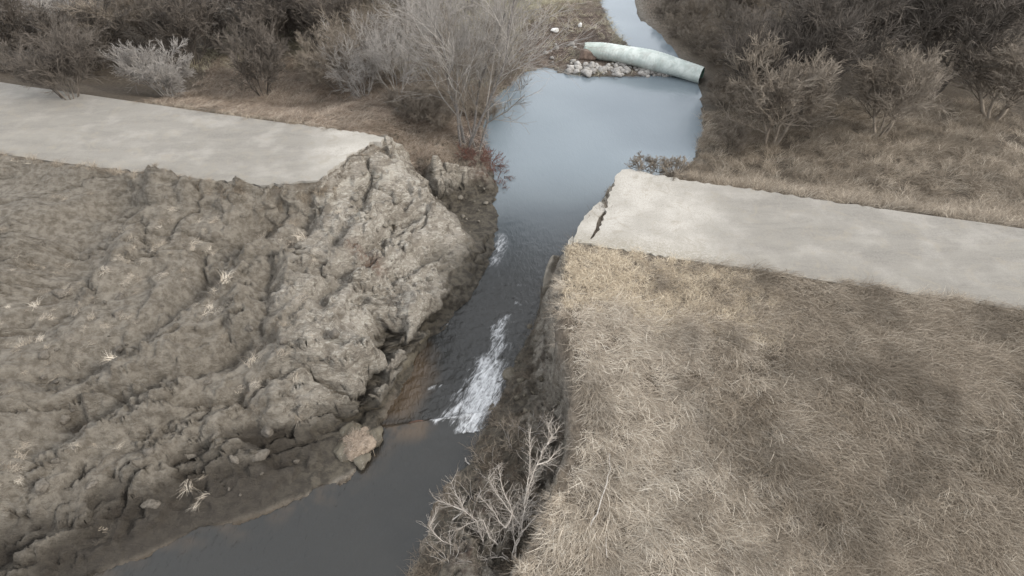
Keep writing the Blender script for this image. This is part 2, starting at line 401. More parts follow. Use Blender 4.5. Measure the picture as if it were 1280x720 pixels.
wl_((-300, -80, -3), (300, -80, -3)); wl_((-60, -30, -3), (-60, 10, -2.5)); wl_((40, -30, -4), (40, -10, -4))
wl_((-300, 60, -0.05), (-299, 61, -0.05)); wl_((300, -35, -0.5), (299, -34, -0.5))

key = {}; V = []; Z = []; E = []
for L in lines:
    ids = []
    for (x, y, z) in L:
        k = (round(x, 2), round(y, 2))
        if k not in key: key[k] = len(V); V.append(Vector((x, y))); Z.append(z)
        ids.append(key[k])
    E += [(a, b) for a, b in zip(ids, ids[1:]) if a != b]
ov, oe, of, o_v, o_e, o_f = delaunay_2d_cdt(V, E, [], 0, 1e-4)
P2 = np.array([(v.x, v.y) for v in ov]); 
PZ = np.zeros(len(ov))
VA = np.array([(v.x, v.y) for v in V]); ZA = np.array(Z)
for i, src in enumerate(o_v):
    if len(src): PZ[i] = Z[src[0]]
    else:
        # crossing of two lines: linear value along the nearest input edge
        best = None
        for a, b in E:
            A, B = VA[a], VA[b]; d = B - A; t = np.clip(np.dot(P2[i] - A, d) / max(1e-9, np.dot(d, d)), 0, 1)
            q = np.linalg.norm(A + t * d - P2[i])
            if best is None or q < best[0]: best = (q, Z[a] * (1 - t) + Z[b] * t)
        PZ[i] = best[1]

def axis(lo, hi, step, L, H, grow=1.055, mx=12.0):
    a = list(np.arange(lo, hi, step)); s = step; x = lo; left = []
    while x > L: s = min(s * grow, mx); x -= s; left.append(x)
    s = step; x = a[-1]
    while x < H: s = min(s * grow, mx); x += s; a.append(x)
    return np.array(left[::-1] + a)
gx = axis(-17, 10, 0.07, -280, 280); gy = axis(9.5, 38, 0.07, -70, 400, 1.035)
X, Y = np.meshgrid(gx, gy, indexing='ij')
H = np.full(X.shape, -3.0)
for f in of:
    if len(f) != 3: continue
    A, B, C = P2[f[0]], P2[f[1]], P2[f[2]]
    i0, i1 = np.searchsorted(gx, [min(A[0], B[0], C[0]) - 1e-6, max(A[0], B[0], C[0]) + 1e-6])
    j0, j1 = np.searchsorted(gy, [min(A[1], B[1], C[1]) - 1e-6, max(A[1], B[1], C[1]) + 1e-6])
    if i0 >= i1 or j0 >= j1: continue
    xx, yy = X[i0:i1, j0:j1], Y[i0:i1, j0:j1]
    den = (B[1]-C[1])*(A[0]-C[0]) + (C[0]-B[0])*(A[1]-C[1])
    if abs(den) < 1e-9: continue
    l1 = ((B[1]-C[1])*(xx-C[0]) + (C[0]-B[0])*(yy-C[1])) / den
    l2 = ((C[1]-A[1])*(xx-C[0]) + (A[0]-C[0])*(yy-C[1])) / den
    l3 = 1 - l1 - l2
    ins = (l1 > -1e-5) & (l2 > -1e-5) & (l3 > -1e-5)
    zz = l1 * PZ[f[0]] + l2 * PZ[f[1]] + l3 * PZ[f[2]]
    H[i0:i1, j0:j1] = np.where(ins, zz, H[i0:i1, j0:j1])
def blur(A, n):
    for _ in range(n):
        A = A.copy()
        A[1:-1, :] = 0.25 * A[:-2, :] + 0.5 * A[1:-1, :] + 0.25 * A[2:, :]
        A[:, 1:-1] = 0.25 * A[:, :-2] + 0.5 * A[:, 1:-1] + 0.25 * A[:, 2:]
    return A
H = blur(H, 8)

def inpoly(poly, X, Y):
    ins = np.zeros(X.shape, bool); n = len(poly)
    for i in range(n):
        x1, y1 = poly[i][:2]; x2, y2 = poly[(i + 1) % n][:2]
        if y1 == y2: continue
        c = ((y1 > Y) != (y2 > Y)) & (X < (x2 - x1) * (Y - y1) / (y2 - y1) + x1)
        ins ^= c
    return ins
def segdist(line, X, Y):
    D = np.full(X.shape, 1e9)
    for a, b in zip(line, line[1:]):
        ax, ay = a[:2]; dx, dy = b[0] - ax, b[1] - ay; L2 = dx*dx + dy*dy + 1e-12
        t = np.clip(((X - ax) * dx + (Y - ay) * dy) / L2, 0, 1)
        D = np.minimum(D, np.hypot(X - ax - t * dx, Y - ay - t * dy))
    return D
# zones
polyL = rimL[::-1] + rimG[1:] + toeL[6:] + [(-60, -30), (-120, 20)]
dirtL = inpoly(polyL, X, Y)
polyR = rimR + toeR[::1]
polyR = rimR[::-1] + toeR[toeR.index((4.4,30.5,-5)):toeR.index((9,36.8,-5))+1]
polyR = rimR[::-1] + [(9, 36.8)] + [p for p in toeR[:toeR.index((9,36.8,-5))]][::-1]
dirtR = inpoly(polyR, X, Y)
shore = np.minimum(segdist(toeL, X, Y), np.minimum(segdist(toeR, X, Y), segdist(far, X, Y)))
dirt = blur((dirtL | dirtR | (H < -4.9)).astype(float), 3)
nz = fbm(X, Y, 0, 2.5, 4, 3.0)
debris_poly = [W(560,150,-4), W(600,110,-4), W(640,70,-4), W(655,30,-4), W(700,5,-4), W(750,-5,-4), W(770,45,-4), W(835,90,-5), W(745,100,-5), W(655,92,-5), W(600,155,-5), W(615,215,-5), W(580,200,-4)]
debris = blur(inpoly(debris_poly, X, Y).astype(float), 6)
rust = sstep(2.2, 0.4, segdist([W(590,190,-3.5), W(612,208,-4.4), W(622,225,-5), W(622,240,-5)], X, Y))
rust = np.maximum(rust, 0.8 * sstep(0.9, 0.2, segdist([W(600,612,-3.7), W(612,640,-3.7)], X, Y)))
rust = np.maximum(rust, 0.6 * sstep(0.7, 0.2, segdist([W(572,700,-3.8), W(588,708,-3.8)], X, Y)))
rust = np.maximum(rust, 0.55 * sstep(0.8, 0.1, segdist([W(440,310,-1.7), W(470,330,-2)], X, Y)))
dn = fbm(X, Y, 0, 2.2, 6, 3.0, gain=0.65) - 0.5
side_dark = np.maximum(sstep(0.5, -4.5, X + 4.9 + 0.156 * Y + 7 * dn) * (Y < YF(X) + 1),
                  sstep(-1.0, 5.5, X - 4.6 - 0.16 * Y + 9 * dn))  # mask for darkening painted into the ground at both sides of the view
side_dark = np.maximum(side_dark, sstep(-17, -26, X + 0.2 * (Y - 35) + 6 * dn) * (Y > YF(X)) * 0.8)
olive = sstep(14, 3, np.hypot(X - 1.5, (Y - 75) * 0.6)) + 0.0

# relief: slumped blocks, rills and benches on the bare banks
slope = np.hypot(*np.gradient(H, gx, gy))
er = np.clip(dirt, 0, 1) * np.where(H > -5.0, 1, 0.3) * sstep(0.05, 0.5, shore + 0.3)
er = blur(er, 3) * (0.45 + 0.55 * sstep(0.3, 2.2, shore))
big = fbm(X, Y, H * 1.5, 3.2, 4, 11.0, ridged=True)
ca, sa = math.cos(R(-28)), math.sin(R(-28))
U, Vv = X * ca - Y * sa, X * sa + Y * ca          # U across the creek, Vv along it
rill = fbm(U * 0.35, Vv, H * 0.2, 0.9, 4, 23.0, ridged=True)
fine = fbm(X, Y, H * 2, 0.55, 4, 31.0)
wp = fbm(X, Y, 0, 1.8, 3, 41.0)
def terrace(h, st, k):
    q = h / st; f = q - np.floor(q); return (np.floor(q) + sstep(0.5 - k, 0.5 + k, f)) * st
Hn = H + er * (0.35 + 0.95 * sstep(0.38, 0.62, fbm(X, Y, 0, 4.2, 3, 301.0))) * ((big - 0.62) * 1.55 + (rill - 0.6) * 1.25 * sstep(0.1, 0.5, slope) + (fine - 0.5) * 0.6 + (fbm(X, Y, H * 3, 0.3, 3, 37.0, ridged=True) - 0.6) * 0.34)
Hn += er * dirtL * sstep(8, 20, -X) * (fbm(X, Y, 0, 4.5, 3, 77.0, ridged=True) - 0.6) * 1.8
tz = terrace(Hn + (wp - 0.5) * 1.6, 0.62, 0.17) - (wp - 0.5) * 1.6
Hn = Hn * (1 - 0.5 * er) + tz * 0.5 * er
crk = np.abs(fbm(U * 0.55, Vv, H * 0.5, 2.6, 4, 91.0) - 0.5)
Hn -= er * dirtL * 0.55 * sstep(0.03, 0.0, crk)
wa, wb = (fbm(X, Y, 0, 1.3, 4, 201.0) - 0.5) * 1.6, (fbm(X, Y, 0, 1.3, 4, 211.0) - 0.5) * 1.6
for pts_, dep, wid in (([W(520,262,-2), W(480,296,-2.2), W(438,345,-2.0), W(400,380,-2.0)], 0.95, 0.9), ([W(545,308,-3.2), W(505,345,-3), W(462,385,-2.6), W(430,410,-2.4)], 0.75, 0.8),
                       ([W(560,384,-4.5), W(520,392,-4), W(485,418,-3.6)], 0.7, 0.7), ([W(462,232,-1.4), W(452,262,-1.7), W(425,300,-1.7)], 0.6, 0.6), ([W(505,232,-1.5), W(497,262,-2), W(490,285,-2.2)], 0.5, 0.5),
                       ([W(330,280,-1.5), W(260,340,-1.5), W(180,420,-1.8), W(60,470,-1.8)], 1.3, 1.5), ([W(300,430,-2), W(220,470,-2), W(90,520,-2)], 1.0, 1.1), ([W(390,250,-1), W(340,330,-1.5), W(330,420,-2)], 1.0, 1.0)):
    Hn -= dirtL * dep * np.maximum(0, 1 - segdist(pts_, X + wa, Y + wb) / wid) ** 1.2
# keep rims crisp: just outside the banks the ground is untouched
grassy = (1 - np.clip(dirt, 0, 1))
Hn += grassy * (fbm(X, Y, 0, 1.6, 4, 53.0) - 0.5) * 0.22 * sstep(YN(X), YN(X) - 1.5, Y) 
Hn += grassy * sstep(YF(X) + 1.0, YF(X) + 5, Y) * ((fbm(X, Y, 0, 6, 4, 61.0) - 0.5) * 0.7)
# flat seat for the road
onroad = sstep(0.05, -0.3, np.maximum(Y - YF(X), YN(X) - Y)) * grassy
Hn = Hn * (1 - onroad) + (-0.16) * onroad
# water edge: nothing but mid-channel lies under the surface, nothing on land does
water_poly = toeL + toeR + [p for p in far[::-1]]
water_poly = toeL[::-1][:0] + toeL[::-1] + far + toeR[::-1]
inwater = inpoly(water_poly, X + (fbm(X, Y, 0, 1.5, 5, 401.0, gain=0.6) - 0.5) * 1.5, Y + (fbm(X, Y, 0, 1.5, 5, 411.0, gain=0.6) - 0.5) * 1.5)
wlev = np.where(Y < 17.6, WL1, WL2)
lipy = W(575, 526, -4.5)[1]
def water_level(X, Y):
    q = Y - 0.18 * X - (lipy - 0.18 * W(575, 526, -4.5)[0])
    lv = WL1 + (WL2 - WL1) * (0.62 * sstep(0.0, 0.55, q) + 0.38 * sstep(0.4, 5.0, q))
    return lv, q
wlev, q = water_level(X, Y)
inw = blur(inwater.astype(float), 3)
Hn = np.where(inw > 0.5, np.minimum(Hn, wlev - 0.06 - 0.5 * sstep(0, 1.2, shore)), np.maximum(Hn, wlev + 0.03 + 0.10 * sstep(0, 0.5, shore)))
wet = sstep(1.75, 0.5, (Hn - wlev) + 1.1 * (nz - 0.5)) * np.clip(dirt, 0, 1)
wetR = dirtR * 0.42 * sstep(5, 12, 34 - Y)
wet = np.maximum(wet, wetR)
# horizontal bulge so faces overhang and break up
bx = er * (fbm(X, Y, Hn * 2.2, 0.9, 4, 71.0) - 0.5) * 0.75 * sstep(0.3, 1.0, slope)
by = er * (fbm(X, Y, Hn * 2.2, 0.9, 4, 83.0) - 0.5) * 0.75 * sstep(0.3, 1.0, slope)
ov_line = [W(438,500,-4.5), W(458,478,-4.9), W(482,444,-5.1), W(508,422,-5.1), W(540,408,-5.0)]
rl = segdist(rimR[8:17], X, Y)
sc = dirtR * sstep(1.9, 0.5, rl) * sstep(0.0, 0.35, rl)
Hn = np.where(dirtR & (sc > 0), np.maximum(Hn - 1.3 * sc, wlev + 0.15), Hn)
bx = bx - 0.38 * sstep(0.45, 0.0, rl) * (Y < 24)
ovd = sstep(2.0, 0.5, segdist(ov_line, X, Y)) * dirtL
bx = bx + 1.0 * ovd * sstep(-4.5, -3.9, Hn) ; by = by - 0.45 * ovd * sstep(-4.5, -3.9, Hn)
XX, YY = X + bx, Y + by
nxx, nyy = X.shape
idx = np.arange(nxx * nyy).reshape(nxx, nyy)
Fq = np.stack([idx[:-1, :-1], idx[1:, :-1], idx[1:, 1:], idx[:-1, 1:]], -1).reshape(-1, 4)
ground = mesh_obj('ground', np.stack([XX, YY, Hn], -1).reshape(-1, 3), Fq, M_ground, smooth=True)
tag(ground, 'bare eroded creek banks of grey brown earth with dead grass fields around', kind='structure')
def vcol(o, name, chans):
    n = len(o.data.vertices); a = np.ones((n, 4), np.float32)
    for k, c in enumerate(chans): a[:, k] = np.clip(c, 0, 1).ravel()
    at = o.data.attributes.new(name, 'FLOAT_COLOR', 'POINT'); at.data.foreach_set('color', a.ravel())
vcol(ground, 'zone', (dirt, wet, debris)); vcol(ground, 'zone2', (side_dark, rust * (dirt > 0), olive))

def hat(x, y):
    """ground height at points"""
    x = np.asarray(x, float); y = np.asarray(y, float)
    i = np.clip(np.searchsorted(gx, x) - 1, 0, len(gx) - 2); j = np.clip(np.searchsorted(gy, y) - 1, 0, len(gy) - 2)
    fx = np.clip((x - gx[i]) / (gx[i+1] - gx[i]), 0, 1); fy = np.clip((y - gy[j]) / (gy[j+1] - gy[j]), 0, 1)
    return (Hn[i, j] * (1-fx) * (1-fy) + Hn[i+1, j] * fx * (1-fy) + Hn[i, j+1] * (1-fx) * fy + Hn[i+1, j+1] * fx * fy)
def samp(A, x, y):
    i = np.clip(np.searchsorted(gx, x), 0, len(gx) - 1); j = np.clip(np.searchsorted(gy, y), 0, len(gy) - 1)
    return A[i, j]
def onground(px, py, z0=-3.5):
    """ground point seen at a point of the photograph (first hit along the ray)"""
    u, v = (px - 640) / FPX, (360 - py) / FPX
    d = np.array((u, CP + v * SP, -SP + v * CP)); t = np.arange(15, 140, 0.05)
    P = np.array((0, 0, CAM_H)) + t[:, None] * d
    k = np.argmax(P[:, 2] < hat(P[:, 0], P[:, 1]))
    return (float(P[k, 0]), float(P[k, 1]), float(hat(P[k, 0], P[k, 1])))

# ------------------------------------------------------------------ water
wx = axis(-8, 5, 0.06, -24, 34, 1.06, 0.6); wy = axis(12, 30, 0.06, -40, 155, 1.03, 0.8)
WX, WY = np.meshgrid(wx, wy, indexing='ij')
lv, q = water_level(WX, WY)
pr = [W(p[0], p[1], -4.9) for p in ((585,548),(590,530),(602,505),(608,480),(612,455),(624,430),(622,408),(634,395))]
foam = np.zeros(WX.shape)
for a, b, r0, r1 in ((0,1,.55,.7),(1,2,.9,1.25),(2,3,1.25,1.0),(3,4,1.0,.8),(4,5,.38,.6),(5,6,.6,.42),(6,7,.4,.3)):
    A, B = pr[a], pr[b]; dx, dy = B[0]-A[0], B[1]-A[1]
    t = np.clip(((WX-A[0])*dx + (WY-A[1])*dy) / (dx*dx+dy*dy), 0, 1)
    D = np.hypot(WX-A[0]-t*dx, WY-A[1]-t*dy) / (r0 + (r1-r0)*t)
    foam = np.maximum(foam, (1.0 if a < 4 else 0.72) * sstep(1.7, 0.1, D))
d = segdist([W(546,525,-4.4), W(565,517,-4.6), W(590,497,-4.8)], WX, WY); foam = np.maximum(foam, 0.85 * sstep(0.55, 0.1, d))
d = segdist([W(589,530,-4.6), W(591,546,-4.3)], WX, WY); foam = np.maximum(foam, 0.95 * sstep(0.7, 0.1, d))
lip = segdist([W(540,526,-4.35), W(583,527,-4.35)], WX, WY); foam = np.maximum(foam, 0.9 * sstep(0.22, 0.05, lip) * (q > -0.02))
d = segdist([W(626,297,-5), W(624,312,-5), W(617,328,-5)], WX, WY); foam = np.maximum(foam, 0.62 * sstep(0.75, 0.1, d))
for (a, b, s) in (((538,488),(550,484),.5),((574,492),(592,484),.4),((646,356),(656,356),.35),((646,378),(650,380),.4),((625,398),(640,402),.5),((552,410),(560,406),.4)):
    d = segdist([W(*a,-4.95), W(*b,-4.95)], WX, WY); foam = np.maximum(foam, s * sstep(0.28, 0.04, d))
foam *= np.where(q > -0.95, 1, 0)
silt = np.maximum(sstep(1.5, 0.3, segdist([W(497,440,-5), W(505,470,-5), W(500,505,-4.8)], WX, WY)), sstep(1.1, 0.2, segdist([W(470,535,-4.2), W(520,534,-4.2)], WX, WY)))
silt = np.maximum(silt, 0.5 * sstep(1.2, 0.1, segdist(toeL[15:], WX, WY)))
silt = np.maximum(silt * sstep(0.35, 0.65, fbm(WX, WY, 0, 0.7, 4, 9.0)) * 0.75,
                  0.85 * sstep(1.6, 0.4, segdist([W(512,440,-5), W(515,470,-5), W(500,505,-4.8)], WX, WY) + 0.9 * (fbm(WX, WY, 0, 0.9, 4, 29.0) - 0.5)) * (q > 0))
chop = sstep(-0.3, 0.3, q) * sstep(24, 12, WY - 4) + 0.12 + 0.35 * sstep(34, 28, WY)
chop = np.clip(np.maximum(chop, foam), 0, 1)
wav = (fbm(WX * ca - WY * sa, (WX * sa + WY * ca) * 1.8, 0, 0.8, 3, 5.0) - 0.5)
fz = fbm(WX, WY, 0, 0.35, 4, 15.0)
WZ = lv + wav * (0.012 + 0.17 * np.clip(chop, 0, 1)) * sstep(60, 20, WY) + foam * (0.02 + 0.22 * (fz - 0.4))
wi = np.arange(WX.size).reshape(WX.shape)
wf = np.stack([wi[:-1, :-1], wi[1:, :-1], wi[1:, 1:], wi[:-1, 1:]], -1).reshape(-1, 4)
near = (shore.min() * 0)
hw = samp(Hn, 0.25*(WX[:-1,:-1]+WX[1:,:-1]+WX[1:,1:]+WX[:-1,1:]), 0.25*(WY[:-1,:-1]+WY[1:,:-1]+WY[1:,1:]+WY[:-1,1:])).ravel()
wf = wf[hw < -3.2]
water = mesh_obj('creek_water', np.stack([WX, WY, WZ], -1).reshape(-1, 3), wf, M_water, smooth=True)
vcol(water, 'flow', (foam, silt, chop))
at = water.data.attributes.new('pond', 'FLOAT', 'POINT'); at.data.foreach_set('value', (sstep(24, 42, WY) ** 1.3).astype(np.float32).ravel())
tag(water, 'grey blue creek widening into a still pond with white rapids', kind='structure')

# ------------------------------------------------------------------ road slabs
def slab(name, outline, mat, thick=0.16, ztop_=0.0, jitter=0.0):
    """broken pavement plate: triangulated grid inside an outline, real thickness"""
    pts = []
    n = len(outline)
    for i in range(n):
        a, b = np.array(outline[i][:2]), np.array(outline[(i+1) % n][:2])
        L = np.linalg.norm(b - a); k = max(1, int(L / 0.22)) if L < 12 else max(1, int(L / 2))
        nrm = np.array((b[1]-a[1], a[0]-b[0])) / (L + 1e-9)
        for s in range(k):
            t = s / k; p = a + (b - a) * t
            if jitter and L < 12: p = p + nrm * (rng.random() - 0.5) * 2 * jitter
            pts.append(Vector((p[0], p[1])))
    m = len(pts)
    P = np.array([(p.x, p.y) for p in pts]); x0, y0 = P.min(0); x1, y1 = P.max(0)
    st = 0.3
    ex = []
    xs = np.arange(max(x0, -26), min(x1, 26), st); ys = np.arange(y0, y1, st)
    if len(xs) and len(ys):
        QX, QY = np.meshgrid(xs, ys); ok = inpoly([tuple(p) for p in P], QX, QY)
        ex = [Vector((a, b)) for a, b in zip(QX[ok], QY[ok])]
    r = delaunay_2d_cdt(pts + ex, [(i, (i+1) % m) for i in range(m)], [list(range(m))], 1, 1e-5)
    A = np.array([(v.x, v.y) for v in r[0]])
    zt = ztop_ + (vnoise(A[:, 0], A[:, 1], 0, 0.9, 3) - 0.5) * 0.04 + (vnoise(A[:, 0], A[:, 1], 0, 3.5, 8) - 0.5) * 0.08
    nA = len(A)
    top = np.column_stack([A, zt]); cen = A.mean(0)
    bot = np.column_stack([A, zt - thick - 0.05 * vnoise(A[:, 0], A[:, 1], 0, 0.4, 5)])
    faces = [tuple(f) for f in r[2]] + [tuple(i + nA for i in f[::-1]) for f in r[2]]
    ec = {}
    for f in r[2]:
        for a, b in zip(f, list(f[1:]) + [f[0]]): ec[(a, b)] = 1
    for (a, b) in ec:
        if (b, a) not in ec: faces.append((b, a, a + nA, b + nA))
    o = mesh_obj(name, np.vstack([top, bot]), faces, mat)
    at = o.data.attributes.new('edge', 'FLOAT', 'POINT'); dk = o.data.attributes.new('dark', 'FLOAT', 'POINT')
    D = np.minimum(np.abs(A[:, 1] - YN(A[:, 0])), 9); e = sstep(1.7, 0.1, D)
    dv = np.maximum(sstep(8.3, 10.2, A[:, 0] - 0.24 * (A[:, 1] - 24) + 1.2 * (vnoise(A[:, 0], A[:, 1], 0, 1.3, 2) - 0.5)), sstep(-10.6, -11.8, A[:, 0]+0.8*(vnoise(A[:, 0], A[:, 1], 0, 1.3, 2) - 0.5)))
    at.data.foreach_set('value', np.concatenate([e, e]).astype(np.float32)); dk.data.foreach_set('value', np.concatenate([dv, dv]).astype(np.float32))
    return o
g = lambda *p: [W(a, b, 0)[:2] for a, b in p]
# right plate; the crack leaves a narrow gap between it and the broken piece
right = g((722,303),(741,299),(750,284),(756,268),(760,250),(764,238),(768,232),(770,221),(778,213),(786,212)) + [(9.5, YF(9.5)), (20, YF(20)), (60, YF(60)), (140, YF(140)), (140, YN(140)), (60, YN(60)), (20, YN(20)), (8, YN(8))]
road = slab('road', right, M_road, 0.36, 0.0, 0.1)
tag(road, kind='structure')
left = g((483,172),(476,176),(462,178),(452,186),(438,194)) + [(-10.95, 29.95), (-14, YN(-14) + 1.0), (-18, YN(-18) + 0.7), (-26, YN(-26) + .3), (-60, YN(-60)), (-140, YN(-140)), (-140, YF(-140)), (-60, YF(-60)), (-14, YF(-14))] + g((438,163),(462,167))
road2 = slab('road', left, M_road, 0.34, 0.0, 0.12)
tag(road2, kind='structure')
piece = g((717,303),(738,298.5),(745,284),(749,270),(757,262),(755,255),(749,251),(742,258),(731,270),(721,287),(719,295))
bp = slab('pavement_fragment', piece, M_road, 0.16, -0.05, 0.04)
tag(bp, 'broken pale pavement fragment split off by a crack at the washed out road edge', 'pavement fragment')
bp2 = slab('pavement_fragment', g((710,303),(715,303),(718,296),(716,291),(711,297)), M_road, 0.16, -0.18, 0.03)
tag(bp2, 'small pale pavement chip hanging over the water at the near corner of the road', 'pavement fragment')
# dark rubble clinging to the broken edge
def lump(name, sx, sy, sz, mat, seed, sub=3, rough=0.35, parent=None, loc=None, sharp=1.0):
    import bmesh
    bm = bmesh.new(); bmesh.ops.create_icosphere(bm, subdivisions=sub, radius=1)
    co = np.array([v.co[:] for v in bm.verts]); F = np.array([[v.index for v in f.verts] for f in bm.faces]); bm.free()
    rr = np.random.default_rng(seed)
    # chip planes give stones facets
    for _ in range(9):
        n = rr.normal(size=3); n /= np.linalg.norm(n); dd = 0.55 + 0.3 * rr.random()
        s = co @ n; ex = np.maximum(0, s - dd); co = co - ex[:, None] * n * sharp
    dsp = 1 + rough * (fbm(co[:, 0], co[:, 1], co[:, 2], 0.8, 4, seed * 1.37) - 0.5)
    co = co * dsp[:, None] * np.array((sx, sy, sz))
    return mesh_obj(name, co, F, mat, parent, smooth=False, loc=loc)

# ------------------------------------------------------------------ pipe across the outlet
pa, pb = np.array(W(731, 66, -4.45)), np.array(W(876, 99, -4.8))
pax = pb - pa; PL = np.linalg.norm(pax); pax /= PL
pip = empty('culvert_pipe', tuple(pa))
tag(pip, 'long pale greenish white culvert pipe lying across the creek outlet above the rocks', 'pipe')
side = np.cross(pax, (0, 0, 1)); side /= np.linalg.norm(side); up = np.cross(side, pax)
m = NT('pale_pipe')
tn = m.noise(1.2, 5, 0.6); ob = m.n.new('ShaderNodeSeparateXYZ'); m.link(m.tc.outputs['Object'], ob.inputs[0])
c = m.mix(m.val(tn, 0.35, 0.65), (0.54, 0.575, 0.54), (0.38, 0.425, 0.395))
c = m.mix(m.val(m.noise(5, 5, 0.7), 0.52, 0.7, 0, 0.5), c, (0.30, 0.33, 0.28))
c = m.mix(m.val(m.noise(0.9, 6, 0.7, dist=1.0), 0.5, 0.62, 0, 0.55), c, (0.33, 0.33, 0.30))
c = m.mix(m.val(ob.outputs[0], 2.6, -0.2, 0, 0.4), c, (0.25, 0.32, 0.26))
m.color(c); m.rough(0.6); m.bump(tn, 0.3, 0.05)
M_pipe = m.m
M_pipein = mat_simple('pipe_lining', (0.10, 0.17, 0.13), (0.05, 0.09, 0.07), 3)
NS, NR = 150, 36
def pipe_pt(s, th, inset=0.0):
    t = s / PL
    r = 0.88 * (0.78 + 0.34 * math.sin(min(1, t * 2.2) * math.pi / 2)) * (1 - 0.16 * max(0, (t - 0.55) / 0.45))
    r *= 1 + 0.012 * math.sin(s * 2 * math.pi / 0.3) + 0.06 * math.sin(s * 1.1 + 1) - inset
    flat = 0.86 + 0.06 * math.sin(s * 0.9)
    cy, cz = math.cos(th) * r * 1.1, math.sin(th) * r * flat
    bend = 0.35 * math.sin(t * math.pi) 
    c = pax * s + side * (cy - bend * 0.6) + up * (cz + 0.35 + 0.28 * math.sin(t * math.pi))
    return c
vo, fo, vi, fi = [], [], [], []
for i in range(NS + 1):
    s = PL * i / NS
    for j in range(NR):
        th = 2 * math.pi * j / NR
        s2 = s + (0.30 * math.cos(th) + 0.12 * math.sin(3 * th) if i == 0 else 0)
        vo.append(pipe_pt(s2, th)); vi.append(pipe_pt(s2, th, 0.06))
for i in range(NS):
    for j in range(NR):
        a, b = i * NR + j, i * NR + (j + 1) % NR
        fo.append((a, b, b + NR, a + NR)); fi.append((a, a + NR, b + NR, b))
o = mesh_obj('shell', np.array(vo), np.array(fo), M_pipe, pip, smooth=True)
o = mesh_obj('lining', np.array(vi), np.array(fi), M_pipein, pip, smooth=True)
r1_ = [(j, (j + 1) % NR, NR + (j + 1) % NR, NR + j) for j in range(NR)]
r2_ = [f[::-1] for f in r1_]
mesh_obj('rim', np.array(vo[:NR] + vi[:NR]), np.array(r1_), M_pipe, pip)
mesh_obj('rim', np.array(vo[-NR:] + vi[-NR:]), np.array(r2_), M_pipe, pip)

# ------------------------------------------------------------------ rocks
protos = [lump('rock', 1, 0.8, 0.62, M_rock, 100 + k, 2, 0.3) for k in range(7)]
rock_n = 0
def put_rock(p, s, label, cat='rock', group=None, mat=None, sq=1.0, rz=None):
    global rock_n
    k = rock_n % 7; src = protos[k]
    if rock_n < 7 and mat is None: o = src
    else: o = src.copy(); COL.objects.link(o)
    if mat:
        o.data = src.data.copy(); o.data.materials.clear(); o.data.materials.append(mat); o.name = 'earth_clod' if 'earth' in mat.name or 'clod' in mat.name else 'rock'
    o.location = (p[0], p[1], p[2] + s * 0.3)
    o.rotation_euler = (rng.normal() * 0.25, rng.normal() * 0.25, rng.random() * 6.28 if rz is None else rz)
    o.scale = (s, s, s * sq)
    tag(o, label, cat, group); rock_n += 1
    return o
# named ones first
used = []
bar_line = [(690,92),(705,93),(720,92),(735,94),(748,95),(760,93),(772,91),(786,89),(800,87),(812,86),(822,85)]
placed = 0
for px, py, s, lab in ((735,94,.62,'largest pale rock at the waterline of the rock bar'), (752,90,.55,'pinkish grey rock at the waterline beside the largest pale rock'),
                       (818,88,.6,'grey rock at the right end of the bar beside the pipe end'), (722,82,.5,'lone pale rock left of the rock bar, by the brown boulder'),
                       (780,74,.5,'light rock at the top of the bar against the pipe')):
    put_rock(onground(px, py), s, lab, group='rocks of the bar')
for px0, py0, w_, h_, n in ((745,88,16,6,26),(770,86,16,9,34),(795,82,16,9,30),(816,92,16,5,44),(838,94,9,4,22),(722,90,18,5,12),(700,70,22,14,14)):
    for _ in range(n):
        px, py = px0 + (rng.random() - .5) * 2 * w_, py0 + (rng.random() - .5) * 2 * h_
        p = onground(px, py)
        if p[2] < -5.75: continue
        p = (p[0], p[1], max(p[2], -5.12))
        s = 0.2 + 0.36 * rng.random() ** 1.6
        if px0 == 700:
            put_rock(p, s * .7, 'small grey stone scattered on the brown flood debris left of the rock bar', group='stones scattered on the debris')
        else:
            put_rock(p, s, 'fist to head sized grey rock packed in the bar between pond and pipe', group='rocks of the bar')
o = lump('boulder', 1.15, 0.85, 0.6, M_clodbrown, 301, 3, 0.3); p = onground(733, 73); o.location = (p[0], p[1], p[2] + 0.3); tag(o, 'big brown boulder of packed earth below the left end of the pipe', 'boulder')
o = lump('boulder', 0.75, 0.5, 0.4, M_rock, 302, 3, 0.4); p = onground(504, 140); o.location = (p[0], p[1], p[2] + 0.15); tag(o, 'pale boulder lying in the brown grass left of the bare tree', 'boulder')
o = lump('debris_chunk', 0.62, 0.3, 0.26, M_white, 303, 3, 0.4); p = onground(693, 41); o.location = (p[0], p[1], p[2] + 0.25); tag(o, 'white chunk of debris on the flood litter left of the pipe', 'debris')
o = lump('debris_chunk', 0.25, 0.2, 0.3, M_white, 304, 2, 0.4); p = onground(725, 34); o.location = (p[0], p[1], p[2] + 0.2); tag(o, 'small white chunk of debris above the left end of the pipe', 'debris')

